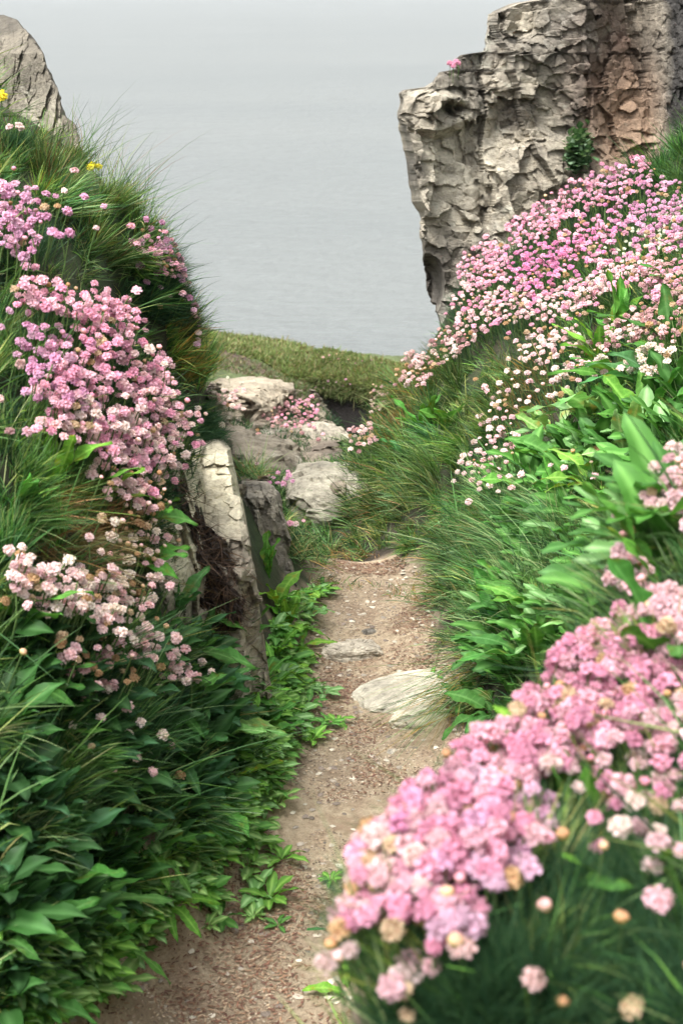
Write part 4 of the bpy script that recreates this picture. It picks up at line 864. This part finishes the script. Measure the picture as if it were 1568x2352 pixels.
T('blurred pale pink heads at the right edge under the end of the ridge', 1525, 1770, 60, 60, 0, 9, PALE_ + PINK, dry=.1, **{**FG, 'gap': .7})
T('blurred dusty heads between the bright blurred leaves and the cream heads', 1340, 1790, 60, 60, 0, 8, PINK + PALE_, dry=.1, **{**FG, 'gap': .7})
T('blurred pink heads low at the right edge below the cream heads', 1540, 1960, 50, 50, 0, 6, PALE_, dry=.1, **{**FG, 'gap': .8})
T('lowest blurred heads at the path, leftmost of the foreground', 755, 2190, 40, 36, 0, 5, PALE_, dry=0., **FG)
T('two or three blurred heads near the bottom centre', 930, 2230, 36, 56, 0, 6, PALE_ + MAUVE, dry=.1, **FG)
T('blurred pale heads standing alone at right, above the green cushion', 1460, 1745, 80, 70, 0, 9, PALE_, dry=.07, **{**FG, 'gap': 1.1})
T('blurred cream and pink heads at right, lower group', 1465, 1880, 70, 48, 0, 9, WHT + PINK, dry=.1, **{**FG, 'gap': .9})
T('blurred cushion of green needles filling the bottom right corner', 1400, 2200, 190, 150, 0, 12, WHT + DUST, dry=.3, buds=.3, **{**FG, 'gap': 2.5, 'fol': 900, 'fl': .05})
T('blurred green cushion under the small mauve cluster', 1130, 2230, 150, 110, 0, 3, DUST, dry=0, buds=.3, **{**FG, 'gap': 2.5, 'fol': 900, 'fl': .055})
T('blurred green cushion between ridge and right edge', 1400, 1950, 180, 120, 0, 3, PALE_, dry=0, buds=.3, **{**FG, 'gap': 2.5, 'fol': 800, 'fl': .055})
stuff('grass', [grass_batch([(900, 2200), (1060, 1980), (1300, 1700), (1568, 1500), (1600, 2352), (860, 2352)], 9000, (.05, .11), .0018, COOL + GREEN, (-.1, 0, .4), .5, .6, .05),
   grass_batch([(1380, 1150), (1600, 950), (1600, 1700), (1250, 1620)], 4500, (.05, .10), .0018, COOL + GREEN, (-.1, 0, .4), .5, .6, .05, maxy=2.2)], 'blurred grass under the foreground flowers')

# ------------------------------------------------------------------ grit and litter
def chips(P, Nn, size, pal, flat=.35, long=1.):
    n = len(P); a = NR.uniform(0, 6.28, n); s = NR.uniform(size[0], size[1], n); B = np.array([(1, 0, 0), (.35, .9, 0), (-.7, .75, 0), (-1, -.1, 0), (-.3, -.9, 0), (.7, -.7, 0), (.1, .05, 1), (0, 0, -1)], float)
    V = B[None] * NR.uniform(.7, 1.3, (n, 8, 1)); V[..., 0] *= long; V[..., 2] *= flat; ca, sa = np.cos(a)[:, None], np.sin(a)[:, None]
    x = V[..., 0] * ca - V[..., 1] * sa; y = V[..., 0] * sa + V[..., 1] * ca; V = np.stack([x, y, V[..., 2] + .2 * x * NR.normal(size=(n, 1)) * .5], -1) * s[:, None, None] + P[:, None, :]
    f = np.array([(i, (i + 1) % 6, 6) for i in range(6)] + [((i + 1) % 6, i, 7) for i in range(6)]); F = (np.arange(n)[:, None, None] * 8 + f[None]).reshape(-1, 3)
    C = np.repeat(np.array(pal)[NR.integers(0, len(pal), n)] * NR.uniform(.7, 1.3, (n, 1)), 8, 0); return V.reshape(-1, 3), F, C
def path_points(n, y0=1.3, y1=3.8, edge=.0, power=1.0):
    y = y0 + (y1 - y0) * NR.random(n); l = np.interp(y, pY, pL) - edge; r = np.interp(y, pY, pR) + edge; s = NR.random(n); x = l + (r - l) * s
    return np.stack([x, y, height(x, y) + .005], 1)
PP = path_points(26000, edge=.015); PP = PP[(fbm(PP * 6, 3, 77) > -.25 + .3 * (PP[:, 1] < 2.3))]
g = chips(PP, None, (.0008, .0030), [(.38, .30, .215), (.44, .37, .28), (.30, .22, .155), (.18, .13, .09), (.40, .30, .20)])
g2 = chips(path_points(500, edge=.01), None, (.004, .008), [(.36, .31, .25), (.5, .45, .36), (.2, .16, .13)])
me = mesh_np('gravel', np.concatenate([g[0], g2[0]]), [np.concatenate([g[1], g2[1] + len(g[0])])], np.clip(np.concatenate([g[2], g2[2]]), 0, 1), smooth=False)
link('gravel', me, [M_STEM], kind='stuff', label='loose grit and stone flakes covering the path')
PP = path_points(34000, edge=.01); kk = fbm(PP * 5, 3, 99) + .35 * (PP[:, 1] < 2.4) ; PP = PP[kk > .08 + .25 * NR.random(len(kk))]; PP[:, 2] += .002
g = chips(PP, None, (.0006, .0018), [(.19, .095, .06), (.25, .15, .09), (.14, .065, .045), (.32, .24, .16)], .15, 3.2)
link('litter', mesh_np('litter', g[0], [g[1]], np.clip(g[2], 0, 1), smooth=False), [M_STEM], kind='stuff', label='reddish dry plant litter scattered on the path')

# ------------------------------------------------------------------ peat, roots and small plants
peat = tubes_rock('peat', [(1085, 395, 415), (1110, 392, 430), (1150, 402, 446), (1200, 425, 478), (1250, 442, 525), (1320, 446, 558), (1390, 455, 562), (1430, 470, 552), (1450, 490, 540)],
    lambda u, v: slabY(u, v) - .035 * np.sqrt(np.clip(1 - ((u - 490) / 110.) ** 2, .0, 1)) + .01, .12, lambda u, v, P, cell: np.array((.030, .019, .013)) * (.6 + .9 * cell + .5 * fbm(P * 30, 3, 8))[..., None], [M_SOIL],
    'x', 'x', du=1.8, amp=(.02, .012, .008), sc=(14, 34, 80), seed=44)
for k_ in ('label', 'category'): del peat[k_]
peat['kind'] = 'stuff'; peat['label'] = 'dark crumbling peat and roots in a hollow of the pale slab'
pb = BVHTree.FromObject(peat, bpy.context.evaluated_depsgraph_get())
P, Q = [], []
for u, v in sample_poly([(380, 1090), (420, 1085), (470, 1150), (520, 1210), (560, 1260), (570, 1400), (520, 1440), (460, 1400), (440, 1260), (400, 1180)], 1500):
    h = pb.ray_cast(CAM, ray(u, v).normalized())
    if h[0] is not None: P.append(h[0][:]); Q.append(h[1][:])
P = np.array(P); Q = np.array(Q); m = len(P)
bl = blades(P - Q * .003, Q * .7 + NR.normal(size=(m, 3)) * .8 + (0.1, -.3, -.2), NR.uniform(.012, .05, m), NR.uniform(.001, .003, m), NR.normal(size=(m, 3)) * .5 + (0, 0, -.4), np.array([(.05, .03, .02), (.09, .05, .03), (.025, .016, .012), (.14, .085, .05)])[NR.integers(0, 4, m)])
link('roots', mesh_np('roots', bl[0], [bl[1]], bl[2]), [M_GRASS], kind='stuff', label='matted dead roots hanging from the peat')
def tussock(label, base, n, L, W, pal, lean, spread=.5, bend=.5, r=.03, hang=0):
    t = link('grass_tussock', None) if False else None
    P = np.array(base)[None] + NR.uniform(-1.4, 1.4, size=(n, 3)) * np.array((r, r, 0)); P[:, 2] = np.minimum(P[:, 2] + .02, height(P[:, 0], P[:, 1]) - .004) if base[1] < 3.5 else P[:, 2]; keep = P[:, 2] > base[2] - .12; P = P[keep]; n = len(P); d = np.array((0, 0, 1.)) + np.array(lean) + NR.normal(size=(n, 3)) * spread; d[:, 2] = np.abs(d[:, 2])
    b = NR.normal(size=(n, 3)) * bend * .5 + np.array(lean) * bend; b[:, 2] = -np.abs(NR.normal(size=n)) * bend * .6 - hang; pal = np.array(pal)
    bl = blades(P, d, NR.uniform(L[0], L[1], n), np.full(n, W), b, pal[NR.integers(0, len(pal), n)] * NR.uniform(.7, 1.3, (n, 1)), 5)
    return link('grass_tussock', mesh_np('grass_tussock', bl[0], [bl[1]], np.clip(bl[2], 0, 1)), [M_GRASS], label=label, category='grass tussock')
tussock('small spiky grass tuft on top of the dark grey slab', pt(572, 1108, 3.5) + Vector((0, .05, 0)), 170, (.04, .11), .0018, COOL + DRY[:1], (0, 0, 0), .6, .4, .02)
tussock('grass tuft with long seed stalks on the left skyline against the sea', sink(215, 420, 0), 150, (.09, .20), .0015, GREEN + DRY[3:], (.25, 0, .4), .3, .5, .05)
tussock('spiky dark grass tuft leaning over the sea, lower on the left skyline', sink(320, 530, 0), 260, (.07, .17), .0015, COOL[:3] + GREEN[:2], (.3, 0, .3), .35, .45, .06)
tussock('hanging grass tuft whose tips lie on the white flat stone', sink(1095, 1560, .03), 300, (.07, .15), .002, COOL + GOLD, (-.8, -.5, 0), .45, .8, .03, .5)
tussock('tall fine grass tuft arching in the middle of the right bank', sink(1280, 1330, 0), 600, (.14, .26), .0022, COOL, (-.15, -.1, .3), .35, .6, .07, .1)
tussock('fine grass tuft with pale seed heads at the lower left', sink(250, 1800, 0), 500, (.10, .22), .002, FRESH + COOL, (.35, -.1, .3), .35, .6, .07, .1)
tussock('grass tuft at the base of the grey slab beside the path end', sink(665, 1270, 0), 260, (.06, .13), .0022, COOL + DRY[:1], (0, -.2, .1), .5, .6, .05, .15)
# green cushion and tiny pinks on the crag, white blossoms, yellow heads
cb = BVHTree.FromObject(crag, bpy.context.evaluated_depsgraph_get())
def on(bvh, u, v):
    h = bvh.ray_cast(CAM, ray(u, v).normalized()); return h[0], h[1]
V0, F0, C0 = leaf_template(nx=3, ny=6, width=.35, teeth=0, droop=.2, fold=.2)
L_, F_, C_, o_ = [], [], [], 0
for i in range(700):
    a, b = NR.normal(size=2) * .5
    if a * a + b * b > 1: continue
    h, m = on(cb, 1325 + a * 26 - b * 6, 345 + b * 52)
    if h is None: continue
    d = (Vector((0, -1, .3)) + Vector(NR.normal(size=3) * .6)).normalized(); B = np.array(basis(d, (0, 0, 1)).to_3x3()); k = rnd.uniform(.02, .035); c0 = np.array(rnd.choice([(.06, .12, .045), (.10, .16, .08), (.035, .08, .03)]))
    L_.append(V0 @ B.T * k + np.array(h) + NR.normal(size=3) * .008 + (0, -.03, 0)); F_.append(F0 + o_); o_ += len(V0); C_.append(C0 * c0)
link('cushion_plant', mesh_np('cushion_plant', np.concatenate(L_), [np.concatenate(F_)], np.clip(np.concatenate(C_), 0, 1)), [M_GRASS], label='small dark green plant growing in a cleft of the crag', category='plant')
def posy(name, label, cat, spots, h, size, colr, bvh=None, grp=None, off=(0, 0, 0)):
    t = None
    for (u, v) in spots:
        B, m = on(bvh, u, v) if bvh else cast(u, v)
        if B is None: continue
        B = B + Vector(off)
        if t is None: t = thing(name, B, label, cat)
        H = B + Vector((rnd.uniform(-.1, .1), -.25, 1)).normalized() * h; M = Matrix.Translation(H) @ zdir((rnd.uniform(-.3, .3), -.5, 1), rnd.uniform(0, 6)) @ Matrix.Diagonal((size, size, size * .8, 1))
        o = link('flower_head', rnd.choice(HEADS), parent=t, mat=M); o.color = (*colr, 1); WORLD[o.name] = M
        link('stem', rnd.choice(STEMS), parent=o, mat=Matrix.Translation(H) @ Matrix.Diagonal((.1, .1, h + .01, 1)))
    return t
posy('sea_thrift', 'tiny pink thrift growing on the top ledge of the crag', 'sea thrift', [(1032, 176), (1040, 178), (1046, 172), (1036, 182), (1052, 176)], .045, .011, (.75, .35, .52), cb)
posy('yellow_flower', 'yellow flower head at the left edge under the sloping rock', 'yellow flower', [(2, 292), (8, 296)], .06, .014, (.85, .72, .06))
posy('yellow_flower', 'small yellow flowers in the grass of the left skyline', 'yellow flower', [(222, 436), (232, 440), (214, 442)], .05, .009, (.80, .72, .06))
posy('white_blossom', 'white blossoms among pink heads near the right edge', 'white flower', [(1450 + rnd.gauss(0, 34) + k, 640 - k * .9 + rnd.gauss(0, 16)) for k in range(0, 95)], .07, .0055, (.88, .90, .80))
posy('white_blossom', 'far white blossoms on the brown ledge beyond the slab', 'white flower', [(590 + rnd.gauss(0, 22), 905 + rnd.gauss(0, 8)) for k in range(22)], .05, .008, (.85, .85, .74))

# ------------------------------------------------------------------ sea air
def haze_box():
    me = bpy.data.meshes.new('haze'); x, y0, y1, z0, z1 = 6200, -60, 9100, -19, 8
    v = [(-x, y0, z0), (x, y0, z0), (x, y1, z0), (-x, y1, z0), (-x, y0, z1), (x, y0, z1), (x, y1, z1), (-x, y1, z1)]
    me.from_pydata(v, [], [(0, 3, 2, 1), (4, 5, 6, 7), (0, 1, 5, 4), (1, 2, 6, 5), (2, 3, 7, 6), (3, 0, 4, 7)])
    m = bpy.data.materials.new('sea_haze'); m.use_nodes = True; n = m.node_tree; n.nodes.clear()
    o = n.nodes.new('ShaderNodeOutputMaterial'); p = n.nodes.new('ShaderNodeVolumePrincipled'); p.inputs['Color'].default_value = (.56, .60, .615, 1)
    p.inputs['Density'].default_value = .0003; n.links.new(p.outputs[0], o.inputs['Volume'])
    link('haze', me, [m], kind='stuff', label='pale sea haze')
haze_box()
